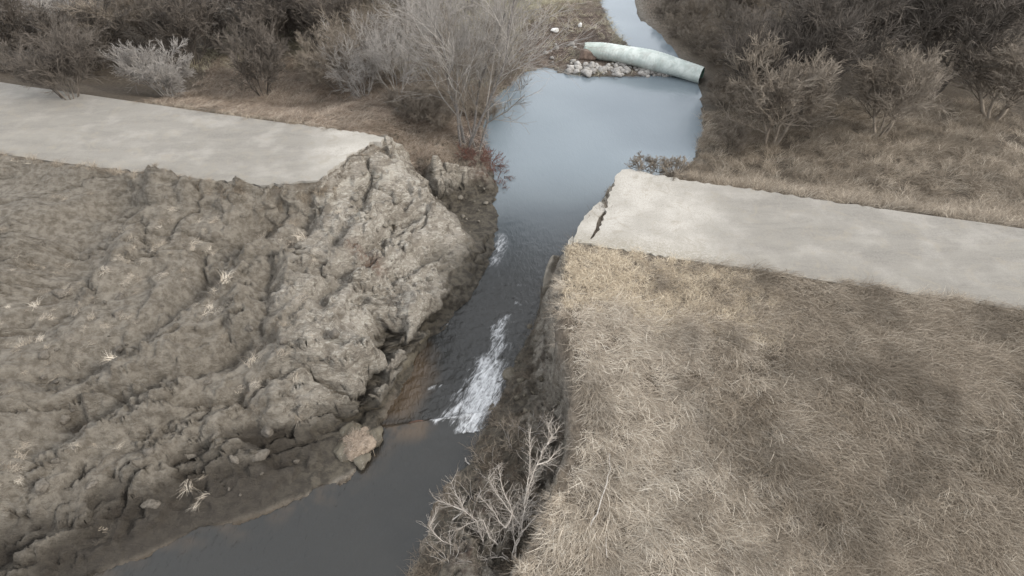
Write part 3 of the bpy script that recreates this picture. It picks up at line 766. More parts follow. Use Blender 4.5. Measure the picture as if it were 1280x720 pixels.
# fallen earth slab and clods under the left bank
def big_clod(px, py, z, sx, sy, sz, rz, mat, seed, label, cat='earth block', name='earth_block', tilt=(0, 0)):
    o = lump(name, sx, sy, sz, mat, seed, 4, 0.55, sharp=0.9); o.location = W(px, py, z); o.rotation_euler = (tilt[0], tilt[1], rz)
    for pl_ in o.data.polygons: pl_.use_smooth = True
    return tag(o, label, cat)
big_clod(497, 455, -4.8, 0.65, 2.0, 0.45, R(-26), M_clodwet, 401, 'long wet earth block slumped along the foot of the left cliff', tilt=(0, 0.25))
big_clod(520, 428, -4.85, 0.5, 1.0, 0.4, R(-30), M_clodwet, 402, 'upper wet earth block touching the overhang of the left cliff')
big_clod(474, 494, -4.6, 0.5, 0.9, 0.35, R(-20), M_clodwet, 403, 'lower wet earth block just above the tan straw tufted clod')
big_clod(517, 536, -4.32, 0.75, 0.4, 0.14, 0.3, mat_simple('rust_mud', (0.10, 0.05, 0.032), (0.06, 0.03, 0.02), 4, rough=0.5), 404, 'low rusty brown mud lump standing in the pool above the lip', 'mud lump', 'mud_lump')
big_clod(548, 486, -5.0, 0.26, 0.14, 0.12, 0.3, M_white, 405, 'small white rock breaking the water left of the rapids', 'rock', 'rock')
big_clod(637, 470, -4.85, 0.4, 0.6, 0.4, 0.2, M_clodwet, 406, 'rounded wet clod beside the rapids under the right bank')
big_clod(692, 352, -3.6, 0.5, 1.3, 1.5, R(-18), M_clod, 407, 'pale earth column leaning under the corner of the right bank')
big_clod(619, 519, -4.7, 0.5, 0.65, 0.4, R(-40), M_clodwet, 408, 'wet clod between the right bank and the bottom of the white water')
clod_mesh = []
for k in range(3):
    t_ = lump('earth_clod', 1.2, 0.8, 0.75, M_leftclod, 900 + k, 3, 1.1); clod_mesh.append(t_.data); bpy.data.objects.remove(t_)
for _ in range(60):
    p = onground(10 + 420 * rng.random(), 260 + 380 * rng.random())
    if p[2] < -4.3: continue
    o = put_rock(p, 0.08 + 0.3 * rng.random() ** 2.8, 'brown earth clod scattered over the slumped bank left of the cliff nose', 'clod', 'clods on the slumped left bank')
    o.data = clod_mesh[_ % 3]; o.name = 'earth_clod'; o.location.z -= 0.3 * o.scale.x
    o.material_slots[0].link = 'OBJECT'; o.material_slots[0].material = M_leftclod
for px0, px1, py0, py1, n, lab in ((440,500,215,300,22,'crumbled grey earth clod lodged on the upper face of the left cliff'),(440,560,300,400,26,'crumbled pale earth clod lodged on the lower face of the left cliff'),
                                   (645,700,400,520,16,'dark earth clod stuck on the slope of the right bank'),(560,612,230,300,10,'small clod on the mud slope of the recessed bay behind the buttress')):
    for _ in range(n):
        p = onground(px0 + (px1-px0) * rng.random(), py0 + (py1-py0) * rng.random())
        o = put_rock(p, 0.09 + 0.2 * rng.random() ** 2, lab, 'clod', 'clods ' + lab.split('clod ')[1], mat=None)
        o.data = protos[rock_n % 7].data; o.name = 'earth_clod'
        o.material_slots[0].link = 'OBJECT'; o.material_slots[0].material = M_clod if px0 < 640 else M_clodwet

# ------------------------------------------------------------------ branching plants
def tubes(segs, sides=4):
    """segs: (p0, p1, r0, r1) arrays -> tapered prisms as one mesh"""
    P0 = np.array([s[0] for s in segs]); P1 = np.array([s[1] for s in segs]); r0 = np.array([s[2] for s in segs]); r1 = np.array([s[3] for s in segs])
    d = P1 - P0; d /= np.linalg.norm(d, axis=1)[:, None] + 1e-9
    ref = np.where(np.abs(d[:, 2:3]) > 0.9, np.array([[1., 0, 0]]), np.array([[0, 0, 1.]]))
    a = np.cross(d, ref); a /= np.linalg.norm(a, axis=1)[:, None]; b = np.cross(d, a)
    rings = []
    for P, r in ((P0, r0), (P1, r1)):
        for k in range(sides):
            t = 2 * math.pi * k / sides
            rings.append(P + (a * math.cos(t) + b * math.sin(t)) * r[:, None])
    Vt = np.stack(rings, 1).reshape(-1, 3); n = len(segs)
    base = (np.arange(n) * 2 * sides)[:, None]
    F = [np.hstack([base + k, base + (k+1) % sides, base + sides + (k+1) % sides, base + sides + k]) for k in range(sides)]
    return Vt, np.vstack(F)
def branch(r, p, d, L, rad, depth, out, levels, nkid, spread, up, taper=0.55, wob=0.12):
    n = max(2, int(3 + depth == levels)) if depth else 5
    n = {0: 6, 1: 4, 2: 3}.get(depth, 2)
    pts = [p]; dd = d.copy(); st = L / n
    for i in range(n):
        dd = dd + r.normal(size=3) * wob + np.array((0, 0, up)) ; dd /= np.linalg.norm(dd)
        q = pts[-1] + dd * st
        ra, rb = rad * (1 - (1-taper) * i / n), rad * (1 - (1-taper) * (i+1) / n)
        out[depth].append((pts[-1], q, ra, rb)); pts.append(q)
    if depth >= levels: return
    for k in range(nkid[depth]):
        t = (0.25 if depth == 0 else 0.12) + (0.99 - 0.2) * (k + r.random()) / nkid[depth]; t = min(t, 0.99)
        i = min(n - 1, int(t * n)); pp = pts[i] + (pts[i+1] - pts[i]) * (t * n - i)
        ax = pts[i+1] - pts[i]; ax /= np.linalg.norm(ax)
        s = r.normal(size=3); s -= ax * np.dot(s, ax); s /= np.linalg.norm(s)
        ang = spread * (0.6 + 0.7 * r.random())
        nd = ax * math.cos(ang) + s * math.sin(ang)
        branch(r, pp, nd, L * (0.62 - 0.25 * t) * (0.8 + 0.4 * r.random()), max(rad * 0.5 * (1 - 0.5 * t), MINR), depth + 1, out, levels, nkid, spread, up, 0.5, wob * 1.15)
MINR = 0.011
def make_plant(name, seed, stems, L, rad, lean, nkid, spread, up, mats, parts=('trunk', 'crown'), levels=3, minr=0.011):
    global MINR
    MINR = minr
    r = np.random.default_rng(seed); out = [[] for _ in range(levels + 1)]
    for k in range(stems):
        th = 6.28 * k / stems + r.random(); ln = lean * (0.5 + 0.8 * r.random())
        d = np.array((math.sin(ln) * math.cos(th), math.sin(ln) * math.sin(th), math.cos(ln)))
        branch(r, np.array((math.cos(th) * 0.12 * stems * rad * 6, math.sin(th) * 0.12 * stems * rad * 6, -0.15)), d, L * (0.75 + 0.35 * r.random()), rad * (0.7 + 0.5 * r.random()), 0, out, levels, nkid, spread, up)
    root = empty(name, (0, 0, 0))
    v, f = tubes(out[0], 6); mesh_obj(parts[0], v, f, mats[0], root, smooth=True)
    segs = [s for lv in out[1:] for s in lv]
    v, f = tubes(segs, 3); mesh_obj(parts[1], v, f, mats[1], root)
    return root

tree = make_plant('bare_tree', 5, 4, 10.5, 0.13, 0.17, (13, 8, 6), 0.60, 0.075, (M_bark, M_twig))
p = onground(582, 184); tree.location = p
tag(tree, 'tall multi stemmed bare grey tree on the rusty pond bank beyond the buttress', 'tree')
sidetree = make_plant('bare_tree', 9, 2, 7.5, 0.085, 0.30, (13, 9, 7), 0.6, 0.05, (M_bark, M_twig_brown))
sidetree.location = onground(598, 188); tag(sidetree, 'slender bare brown tree leaning over the pond, right of the tall tree', 'tree')
shrubA = make_plant('bare_shrub', 21, 9, 3.6, 0.03, 0.5, (8, 5, 4), 0.55, 0.05, (M_twig, M_twig), ('stems', 'twigs'), minr=0.012)
shrubB = make_plant('bare_shrub', 22, 12, 3.0, 0.03, 0.6, (9, 6, 4), 0.6, 0.04, (M_twig_brown, M_twig_brown), ('stems', 'twigs'), minr=0.012)
shrubD = make_plant('bare_shrub', 23, 12, 4.5, 0.05, 0.5, (10, 7, 5), 0.6, 0.05, (M_twig_dark, M_twig_dark), ('stems', 'twigs'), minr=0.02)
treeB = make_plant('bare_tree', 31, 3, 8.5, 0.10, 0.25, (14, 9, 7), 0.6, 0.06, (M_bark, M_twig))
ORD = 'first second third fourth fifth sixth seventh eighth ninth tenth eleventh twelfth thirteenth fourteenth fifteenth sixteenth seventeenth eighteenth nineteenth twentieth twenty-first twenty-second twenty-third'.split()
def dress(first, spots, labels, group, mats=None):
    if not isinstance(labels, list):
        order = sorted(range(len(spots)), key=lambda i: spots[i][0])
        txt = [''] * len(spots)
        for n_, i in enumerate(order): txt[i] = labels + ', ' + (ORD[n_] + ' from the left' if n_ < len(spots) - 1 else 'the rightmost')
        labels = txt
    for k, (px, py, s) in enumerate(spots):
        p = onground(px, py)
        if k == 0:
            first.location = p; first.rotation_euler = (0, 0, rng.random() * 6.28); first.scale = (s,) * 3
            tag(first, labels[k] if isinstance(labels, list) else labels, 'tree' if 'tree' in first.name else 'shrub', group)
        else:
            c = copy_thing(first, p, rng.random() * 6.28, s, labels[k], group)
            c.scale = (s * (0.8 + 0.45 * rng.random()), s * (0.8 + 0.45 * rng.random()), s * (0.65 + 0.6 * rng.random()))
            c.rotation_euler = (rng.normal() * 0.1, rng.normal() * 0.1, rng.random() * 6.28)
            if mats:
                mt = mats[k % len(mats)]
                for ch in c.children:
                    ch.material_slots[0].link = 'OBJECT'; ch.material_slots[0].material = mt
dress(shrubA, [(498,118,1.15),(470,92,1.2),(530,96,1.2),(560,112,1.05),(520,70,1.3),(600,120,.8),(575,82,1.2),(620,95,.9),(548,58,1.3),(605,60,1.2),(455,122,.9),(636,72,.9)],
      'bare grey shrub in the thicket behind the tall tree', 'grey shrubs of the thicket')
dress(shrubB, [(535,152,.9),(518,148,.8),(552,158,.85),(500,138,.6),(448,84,1.1),(462,66,1.2),(492,62,1.3),(632,98,.7),(566,140,.7),(590,148,.7),(480,108,.8),(612,150,.5),(540,126,.8)],
      'bare brown shrub tangled low in the thicket by the pond', 'brown shrubs of the thicket')
dress(shrubD, [(415,40,1.1),(448,22,.9),(400,66,1),(470,8,1.0),(436,8,1.1),(380,50,1.2),(350,70,1.2),(300,60,1.3),(240,80,1.2),(180,60,1.3),(120,85,1.2),(60,70,1.3),(10,90,1.2),(380,20,1.4),(280,20,1.4),(160,15,1.4),(40,20,1.4),(420,110,.8),(330,118,.8),(210,120,.8),(90,125,.8)],
      'dense dark shrub in the scrub at the upper left', 'dark scrub at the upper left', [M_twig_dark, M_twig_brown, M_twig_dark, M_twig])
dress(treeB, [(560,36,.95),(505,8,1.0),(585,12,.9),(530,-10,1.0),(460,-10,1.0),(610,-25,1.0)],
      'bare pale grey tree far behind the thicket at the top', 'far bare trees')
# dark trees on the right shore of the pond, seen in its reflection
treeD = make_plant('dark_tree', 41, 4, 8.0, 0.13, 0.3, (14, 9, 8), 0.6, 0.05, (M_twig_dark, M_twig_dark), minr=0.024)
treeD['kindname'] = 'dark'; del treeD['kindname']
dress(treeD, [(948,150,.9),(962,182,.85),(940,108,1.0),(1000,140,1.0),(930,70,.9),(1010,70,1.1),(1090,90,1.1),(1100,170,.9),(1160,120,1.1),(1180,60,1.2),(1240,150,1.0),(1250,70,1.2),(900,20,.8),(980,20,1.1),(1080,15,1.2)],
      'dark bare tree behind the right pond shore', 'dark trees on the right shore', [M_twig_dark, M_twig_brown, M_twig_dark])
shrubE = make_plant('dark_shrub', 43, 12, 2.0, 0.03, 0.7, (8, 6, 4), 0.6, 0.02, (M_twig_dark, M_twig_brown), ('stems', 'twigs'), minr=0.014)
dress(shrubE, [(898,112,.6),(905,135,.8),(915,185,.7),(905,165,.6),(850,40,1.2),(875,60,1.2),(895,80,1.0),(835,20,1.0),(845,5,1.2),(870,30,1.1)],
      'low brown scrub bush by the right shore', 'scrub bushes on the right shore')
# red stemmed brush hanging over the water
red = make_plant('red_brush', 51, 16, 1.1, 0.02, 1.0, (6, 5), 0.6, -0.05, (M_twig_red, M_twig_red), ('stems', 'twigs'), levels=2, minr=0.01)
for k, (px, py, s, lab) in enumerate(((612,205,1.0,'red brown brush overhanging the waterline right below the tall tree'), (620,222,.9,'red brown brush trailing in the water at the tip of the bank'),
                                 (598,200,1.0,'rusty brush at the foot of the tall tree trunks'), (575,193,.7,'rusty brush on the bank edge left of the tall tree'), (624,236,.6,'lowest wisp of red brush dipping into the creek'))):
    if k == 0: red.location = onground(px, py); tag(red, lab, 'brush', 'red brush under the tall tree')
    else: copy_thing(red, onground(px, py), k * 1.3, s, lab, 'red brush under the tall tree')
# thin stems standing in the pond
reed = make_plant('twig_clump', 52, 5, 1.3, 0.02, 0.3, (4, 3), 0.5, 0.02, (M_twig_dark, M_twig_dark), ('stems', 'twigs'), levels=2)
p = W(652, 112, -5.05); reed.location = p; tag(reed, 'few thin twigs standing in the pond off the left shore', 'twigs')
# brush on far corner of the right road end
brushR = make_plant('dark_shrub', 53, 14, 0.75, 0.02, 1.0, (6, 5, 3), 0.7, 0.0, (M_twig_dark, M_twig_brown), ('stems', 'twigs'), minr=0.01)
for k, (px, py, s, lab) in enumerate(((806,211,1.0,'dark low brush on the far corner of the right road end'), (826,214,1.1,'dark low brush further right along the far road edge, second from the corner'),
                                      (846,217,1.1,'dark low brush along the far road edge, third from the corner'))):
    p = W(px, py, 0.0); p = (p[0], p[1] + 0.5, -0.1)
    if k == 0: brushR.location = p; tag(brushR, lab, 'shrub', 'brush along the far road edge')
    else: copy_thing(brushR, p, k * 2.1, s, lab, 'brush along the far road edge')

# pale leafless sapling at the bottom
def poly_plant(name, polys, mat, r0, seed, kids, label, cat, klen=0.8, jit=0.03):
    rr = np.random.default_rng(seed); main, tw = [], []
    base = np.array(polys[0][0]); root = empty(name, tuple(base)); tag(root, label, cat)
    for pts in polys:
        P = [np.array(p) - base for p in pts]
        # subdivide with wobble
        Q = [P[0]]
        for a, b in zip(P, P[1:]):
            n = max(1, int(np.linalg.norm(b - a) / 0.25))
            for i in range(1, n + 1): Q.append(a + (b - a) * i / n + (rr.normal(size=3) * jit if i < n else 0))
        n = len(Q) - 1
        for i in range(n):
            ra, rb = r0 * (1 - 0.75 * i / n), r0 * (1 - 0.75 * (i+1) / n)
            main.append((Q[i], Q[i+1], ra, rb))
        L = sum(np.linalg.norm(b - a) for a, b in zip(Q, Q[1:]))
        for k in range(int(kids * L)):
            t = 0.2 + 0.8 * rr.random(); i = min(n-1, int(t * n)); pp = Q[i] + (Q[i+1] - Q[i]) * rr.random()
            ax = Q[i+1] - Q[i]; ax /= np.linalg.norm(ax); s = rr.normal(size=3); s /= np.linalg.norm(s)
            d = ax * 0.8 + s * 0.75 + np.array((0, 0, .15)); d /= np.linalg.norm(d); ll = klen * (0.3 + rr.random()) * (1.2 - 0.7 * t)
            q = pp
            for j in range(3):
                d = d + rr.normal(size=3) * 0.22; d /= np.linalg.norm(d); q2 = q + d * ll / 3
                tw.append((q, q2, r0 * 0.28 * (1 - .25 * j), r0 * 0.28 * (.75 - .25 * j)))
                if rr.random() < 0.6:
                    d2 = d + rr.normal(size=3) * 0.6; d2 /= np.linalg.norm(d2)
                    tw.append((q2, q2 + d2 * ll * 0.35, r0 * 0.17, r0 * 0.1))
                q = q2
    v, f = tubes(main, 6); mesh_obj('stems', v, f, mat, root, smooth=True)
    if tw: v, f = tubes(tw, 3); mesh_obj('twigs', v, f, mat, root)
    return root
Zb = onground(632, 700)[2]
def sp(*pts):
    n = len(pts); return [W(px, py, Zb - 0.1 + h) for px, py, h in pts]
poly_plant('sapling', [
    sp((640,704,0),(652,658,1.0),(660,613,2.0),(671,581,2.7),(684,556,3.2),(699,533,3.7)), sp((684,556,3.2),(690,545,3.4),(687,528,3.7)),
    sp((640,704,0),(645,690,.3),(657,622,1.8),(662,590,2.5),(663,562,3.0),(662,540,3.4)),
    sp((652,658,1.0),(640,642,1.4),(628,626,1.8),(615,606,2.1),(610,597,2.3)),
    sp((640,704,0),(644,680,.5),(641,642,1.4),(628,610,2.0),(622,581,2.5)), sp((640,704,0),(625,700,.1),(606,685,.5),(596,651,1.2),(580,638,1.5),(570,618,1.8),(564,603,2.0)),
    sp((580,638,1.5),(560,630,1.6),(546,625,1.7)), sp((640,704,0),(625,698,.1),(600,690,.4),(577,686,.6),(554,677,.9),(537,658,1.3),(545,642,1.6)),
    sp((650,668,.8),(664,652,1.2),(679,640,1.5)), sp((640,704,0),(612,672,.9),(604,650,1.3),(584,655,1.2),(568,664,1.3)), sp((640,704,0),(628,696,.3),(600,700,.6),(578,704,.8)),
    sp((671,581,2.7),(685,577,2.8),(694,566,3.0)), sp((640,642,1.4),(632,660,1.2),(618,640,1.5),(600,622,1.9)),
    ], M_sap, 0.034, 3, 18.0, 'pale leafless sapling spreading over the right bank at the bottom', 'sapling')
poly_plant('dead_stalk', [[(a[0], a[1], hat(a[0], a[1]) + h) for a, h in ((WT(737,662), .15), (WT(748,640), .5), (WT(756,617), .75), (WT(759,586), 1.0))]], M_pale, 0.026, 4, 0.4, 'long pale bent stalk rising from the grass right of the sapling', 'stalk', 0.3)
poly_plant('dead_stalk', [[(a[0], a[1], hat(a[0], a[1]) + h) for a, h in ((WT(758,700), .2), (WT(756,678), .5))]], M_pale, 0.022, 5, 0, 'short pale stalk near the bottom edge below the long stalk', 'stalk')
for k, (px, py, L, lab) in enumerate(((592,628,1.1,'small brown brush in front of the sapling at the water side'),(562,700,1.0,'brown brush left of the sapling base at the bottom'),(640,560,1.2,'thin brush on the dark bank above the sapling'),(664,540,1.1,'thin brush in the hollow under the grass rim'),(612,585,.9,'low brush at the waterline below the rapids'))):
    b = make_plant('bank_brush', 60 + k, 9, L, 0.014, 0.7, (6, 4), 0.6, 0.02, (M_twig, M_twig_brown), ('stems', 'twigs'), levels=2, minr=0.007)
    b.location = onground(px, py); tag(b, lab, 'brush')
for k, (a, b) in enumerate((((582,575),(596,592)),((566,652),(585,640)))):
    pa_, pb_ = onground(*a), onground(*b)
    poly_plant('driftwood_stick', [[(pa_[0], pa_[1], pa_[2] + .12), (pb_[0], pb_[1], pb_[2] + .25)]], M_pale, 0.03, 8 + k, 1.2, ['thin stick lying at the waterline just below the rapids', 'thin stick lying on the bank left of the sapling'][k], 'stick', 0.3)

# ------------------------------------------------------------------ dry grass
def tuft_mesh(name, mat, n, rad, lmin, lmax, w, bend, lean, seed, rise=0.5):
    r = np.random.default_rng(seed); V_, F_, Tn = [], [], []
    for _ in range(n):
        a = r.random() * 6.28; q = rad * math.sqrt(r.random()); p = np.array((q * math.cos(a), q * math.sin(a), -0.03))
        th = lean + r.normal() * bend; L = lmin + (lmax - lmin) * r.random()
        hd = np.array((math.cos(th), math.sin(th), 0)); wd = np.array((-hd[1], hd[0], 0)) + r.normal(size=3) * 0.4; wd /= np.linalg.norm(wd)
        el = rise * (0.4 + 1.0 * r.random()); ww = w * (0.6 + 0.7 * r.random()); ns = 4; b0 = len(V_); tone = r.random()
        pos = p.copy(); turn = r.normal() * 0.22
        for i in range(ns + 1):
            t = i / ns; k = ww * (1 - 0.75 * t) * 0.5
            V_.append(pos - wd * k); V_.append(pos + wd * k); Tn += [tone, tone]
            e = el * (1.35 - 1.65 * t); th += turn; hd = np.array((math.cos(th), math.sin(th), 0))
            pos = pos + (hd * math.cos(e) + np.array((0, 0, math.sin(e)))) * L / ns
        for i in range(ns): k = b0 + 2 * i; F_.append((k, k + 1, k + 3, k + 2))
    me = bpy.data.meshes.new(name); me.from_pydata([tuple(v) for v in V_], [], F_); me.materials.append(mat)
    at = me.attributes.new('tone', 'FLOAT', 'POINT'); at.data.foreach_set('value', np.array(Tn, np.float32))
    return me

def scatter(name, mesh_list, P, rot, scl, label, cat=None):
    """one object: points that carry blades from a few tuft meshes"""
    col = bpy.data.collections.new(name + '_sources')
    for me in mesh_list:
        o = bpy.data.objects.new(name + '_source', me); col.objects.link(o)
    n = len(P); me = bpy.data.meshes.new(name); me.vertices.add(n); me.vertices.foreach_set('co', np.asarray(P, np.float32).ravel())
    a = me.attributes.new('rot', 'FLOAT_VECTOR', 'POINT'); a.data.foreach_set('vector', np.asarray(rot, np.float32).ravel())
    a = me.attributes.new('scl', 'FLOAT', 'POINT'); a.data.foreach_set('value', np.asarray(scl, np.float32))
    a = me.attributes.new('pick', 'INT', 'POINT'); a.data.foreach_set('value', rng.integers(0, len(mesh_list), n).astype(np.int32))
    o = bpy.data.objects.new(name, me); COL.objects.link(o)
    ng = bpy.data.node_groups.new(name, 'GeometryNodeTree')
    ng.interface.new_socket('Geometry', in_out='INPUT', socket_type='NodeSocketGeometry'); ng.interface.new_socket('Geometry', in_out='OUTPUT', socket_type='NodeSocketGeometry')
    N, Lk = ng.nodes, ng.links
    gi, go = N.new('NodeGroupInput'), N.new('NodeGroupOutput')
    m2p = N.new('GeometryNodeMeshToPoints'); iop = N.new('GeometryNodeInstanceOnPoints'); ci = N.new('GeometryNodeCollectionInfo')
    ci.inputs['Collection'].default_value = col; ci.inputs['Separate Children'].default_value = True; ci.inputs['Reset Children'].default_value = True
    def na(nm, ty):
        t = N.new('GeometryNodeInputNamedAttribute'); t.data_type = ty; t.inputs['Name'].default_value = nm; return t.outputs['Attribute']
    Lk.new(gi.outputs[0], m2p.inputs[0]); Lk.new(m2p.outputs[0], iop.inputs['Points']); Lk.new(ci.outputs[0], iop.inputs['Instance'])
    iop.inputs['Pick Instance'].default_value = True
    Lk.new(na('pick', 'INT'), iop.inputs['Instance Index']); Lk.new(na('scl', 'FLOAT'), iop.inputs['Scale'])
    e2r = N.new('FunctionNodeEulerToRotation'); Lk.new(na('rot', 'FLOAT_VECTOR'), e2r.inputs[0]); Lk.new(e2r.outputs[0], iop.inputs['Rotation'])
    Lk.new(iop.outputs[0], go.inputs[0])
    md = o.modifiers.new('grow', 'NODES'); md.node_group = ng
    tag(o, label, cat, kind='stuff')
    return o
def pts_in(x0, x1, y0, y1, dens, keep):
    n = int((x1-x0) * (y1-y0) * dens); x = x0 + (x1-x0) * rng.random(n); y = y0 + (y1-y0) * rng.random(n)
    k = keep(x, y); k = rng.random(n) < k; x, y = x[k], y[k]
    return np.column_stack([x, y, hat(x, y)])
def tuft_rot(P, jit=0.35, z0=0.0, slopey=0.6):
    e = 0.15
    gx_ = (hat(P[:,0]+e, P[:,1]) - hat(P[:,0]-e, P[:,1])) / (2*e); gy_ = (hat(P[:,0], P[:,1]+e) - hat(P[:,0], P[:,1]-e)) / (2*e)
    rz = z0 + (fbm(P[:,0], P[:,1], 0, 2.2, 3, 19.0) - 0.5) * 5.0 + rng.normal(size=len(P)) * jit
    return np.column_stack([np.arctan(np.clip(gy_, -1, 1)) * slopey, -np.arctan(np.clip(gx_, -1, 1)) * slopey, rz])
inR = lambda x, y: (~inpoly(polyR, x, y)) & (x > -3.5) & (~inpoly(water_poly, x, y)) & (x > 0.22 * sstep(24, 20, y) + np.interp(y, [r_[1] for r_ in rimR][::-1], [r_[0] for r_ in rimR][::-1]))
dk_at = lambda x, y: samp(side_dark, x, y)
long_m = [tuft_mesh('long_grass', M_straw, 44, 0.32, 0.35, 0.85, 0.017, 0.5, 0.0, 200 + k, 0.38) for k in range(6)]
P = pts_in(-3.5, 24, 5.5, 20.5, 19, lambda x, y: inR(x, y) * sstep(YN(x) - 3.6, YN(x) - 5.0, y + (vnoise(x, y, 0, 1.1) - .5) * 1.6) * (1 - 0.8 * dk_at(x, y)) * sstep(0.12, 0.4, fbm(x, y, 0, 0.9, 2, 4.0)))
scatter('long_dry_grass', long_m, P, tuft_rot(P, 0.4, -0.9), 0.65 + 0.6 * rng.random(len(P)), 'windblown pale dry grass matted over the near slope of the right embankment', 'grass')
short_m = [tuft_mesh('short_grass', M_short, 40, 0.22, 0.12, 0.36, 0.016, 2.5, 0.0, 220 + k, 0.75) for k in range(5)]
P = pts_in(1.5, 18, 12, 25, 34, lambda x, y: inR(x, y) * sstep(YN(x) - 5.2, YN(x) - 4.0, y + (vnoise(x, y, 0, 1.1) - .5) * 1.6) * sstep(YN(x) + 0.25, YN(x) - 0.7, y + (vnoise(x, y, 0, 0.5) - .5) * 0.9) * (1 - dk_at(x, y)) * 0.95)
scatter('short_dry_grass', short_m, P, tuft_rot(P, 1.5), 0.7 + 0.6 * rng.random(len(P)), 'short tan grass on the shoulder beside the right road end', 'grass')
weed_m = [tuft_mesh('darkened_weed', M_weed, 46, 0.34, 0.4, 0.95, 0.018, 0.6, 0.0, 240 + k, 0.6) for k in range(5)]
P = pts_in(3, 32, 5, 24, 18, lambda x, y: inR(x, y) * (y < YN(x) + 0.1) * dk_at(x, y))  # side darkening mask puts darker blades here in place of straw
P = P[P[:, 1] < YN(P[:, 0]) + 0.1]
scatter('darkened_weeds', weed_m, P, tuft_rot(P, 0.4, -0.9), 0.6 + 0.6 * rng.random(len(P)), 'matted brown weeds on the embankment further right, colour darkened toward the side', 'weeds')
P = pts_in(7, 40, 24, 48, 6, lambda x, y: (y > YF(x) + 0.3) * (~inpoly(water_poly, x, y)) * (0.3 + 0.7 * fbm(x, y, 0, 3, 3, 2.0)))
scatter('darkened_weeds', weed_m, P, tuft_rot(P, 0.8, 0.4), 0.7 + 0.7 * rng.random(len(P)), 'sparse dark weeds on the slope beyond the right road end', 'weeds')
P = pts_in(-45, -8, 22, 40, 9, lambda x, y: (np.abs(y - YN(x) - 0.1) < 0.25 + 0.3 * vnoise(x, y, 0, 2.0)) * 1.0 * (x < -12) + (np.abs(y - YF(x) - 0.3) < 0.4) * (x < -11))
scatter('verge_weeds', weed_m, P, tuft_rot(P, 2.0), 0.35 + 0.4 * rng.random(len(P)), 'dark weeds fringing both edges of the left road', 'weeds')
# hanging roots and straw on the right bank, straw fringe at both rims
root_m = [tuft_mesh('root', M_root, 30, 0.25, 0.2, 0.6, 0.012, 1.2, 0.0, 260 + k, 0.45) for k in range(4)]
P = pts_in(-5, 8, 8, 30, 22, lambda x, y: inpoly(polyR, x, y) * (hat(x, y) > -4.55) * (0.18 + 0.8 * sstep(0.42, 0.62, fbm(x, y, 0, 1.6, 3, 6.0))))
scatter('bank_roots', root_m, P, tuft_rot(P, 0.9, 3.4, 1.0), 0.6 + 0.7 * rng.random(len(P)), 'tangled roots and dead straw hanging on the eroded right bank', 'roots')
P = pts_in(-30, -6.5, 9, 34, 3.5, lambda x, y: inpoly(polyL, x, y) * (hat(x, y) > -3.9) * sstep(0.5, 0.66, fbm(x, y, 0, 2.4, 4, 500.0)))
scatter('bank_straw', long_m[:2] + root_m[:2], P, tuft_rot(P, 1.5), 0.35 + 0.5 * rng.random(len(P)), 'sparse straw and roots caught on the slumped left bank', 'straw')
cut = []
for a, b in zip(rimL[:4], rimL[1:5]):
    for k in range(int(math.dist(a[:2], b[:2]) * 22)):
        t = rng.random(); x, y = a[0] + (b[0]-a[0]) * t + .15 + rng.random() * .45, a[1] + (b[1]-a[1]) * t - rng.random() * .45; cut.append((x, y, float(hat(x, y))))
cut = np.array(cut); scatter('cut_roots', [tuft_mesh('cut_root', M_weed, 26, 0.2, 0.3, 0.9, 0.014, 0.8, 0.0, 290, -0.9)], cut, np.column_stack([rng.normal(size=len(cut)) * .3, np.full(len(cut), .8), rng.normal(size=len(cut)) * .6 - 0.6]), 0.5 + 0.6 * rng.random(len(cut)), 'dark roots hanging down the raw cut under the left road end', 'roots')
fr = [tuft_mesh('fringe', M_straw, 44, 0.2, 0.25, 0.7, 0.014, 0.6, 0.0, 280 + k, 0.25) for k in range(3)]
pf = []
for a, b in list(zip(rimR[6:], rimR[7:9])) + list(zip(rimR[13:], rimR[14:17])):
    L = math.dist(a[:2], b[:2])
    for k in range(int(L * 9)):
        t = rng.random(); x, y = a[0] + (b[0]-a[0]) * t + rng.normal() * .1 + .05, a[1] + (b[1]-a[1]) * t + rng.normal() * .1; pf.append((x, y, float(hat(x, y)) + 0.03))
pf = np.array(pf); scatter('rim_straw', fr, pf, np.column_stack([rng.normal(size=len(pf)) * .2, rng.random(len(pf)) * .5, math.pi + rng.normal(size=len(pf)) * .6]), 0.7 + 0.6 * rng.random(len(pf)), 'straw fringe drooping over the rim of the right bank', 'straw')
# left: field grass beyond the road, brownish with tan band at the rim
M_tan = mat_straw('tan_field_grass', [(0.14, 0.10, 0.072), (0.23, 0.175, 0.13), (0.33, 0.27, 0.21), (0.46, 0.40, 0.33)])
fld = [tuft_mesh('field_grass', M_tan, 36, 0.4, 0.3, 0.8, 0.022, 0.8, 0.0, 300 + k, 0.5) for k in range(5)]
def keepL(x, y):
    g_ = (y > YF(x) + 0.15) | (x > -7.5)
    return (~inpoly(polyL, x, y)) & (~inpoly(water_poly, x, y)) & g_
P = pts_in(-26, 0, 33, 56, 9, lambda x, y: keepL(x, y) * (1 - 0.7 * dk_at(x, y)) * sstep(-3.0, -5.5, x - 0.0 * y))
scatter('field_grass', fld, P, tuft_rot(P, 0.6, 0.2), 0.6 + 0.6 * rng.random(len(P)), 'tan and brown dead grass on the bank beyond the left road end', 'grass')
M_far = mat_straw('far_pale_grass', [(0.20, 0.17, 0.115), (0.28, 0.245, 0.17), (0.37, 0.335, 0.24), (0.46, 0.43, 0.34)])
ff = [tuft_mesh('meadow_grass', M_far, 34, 0.7, 0.4, 1.0, 0.04, 1.0, 0.0, 320 + k, 0.5) for k in range(4)]
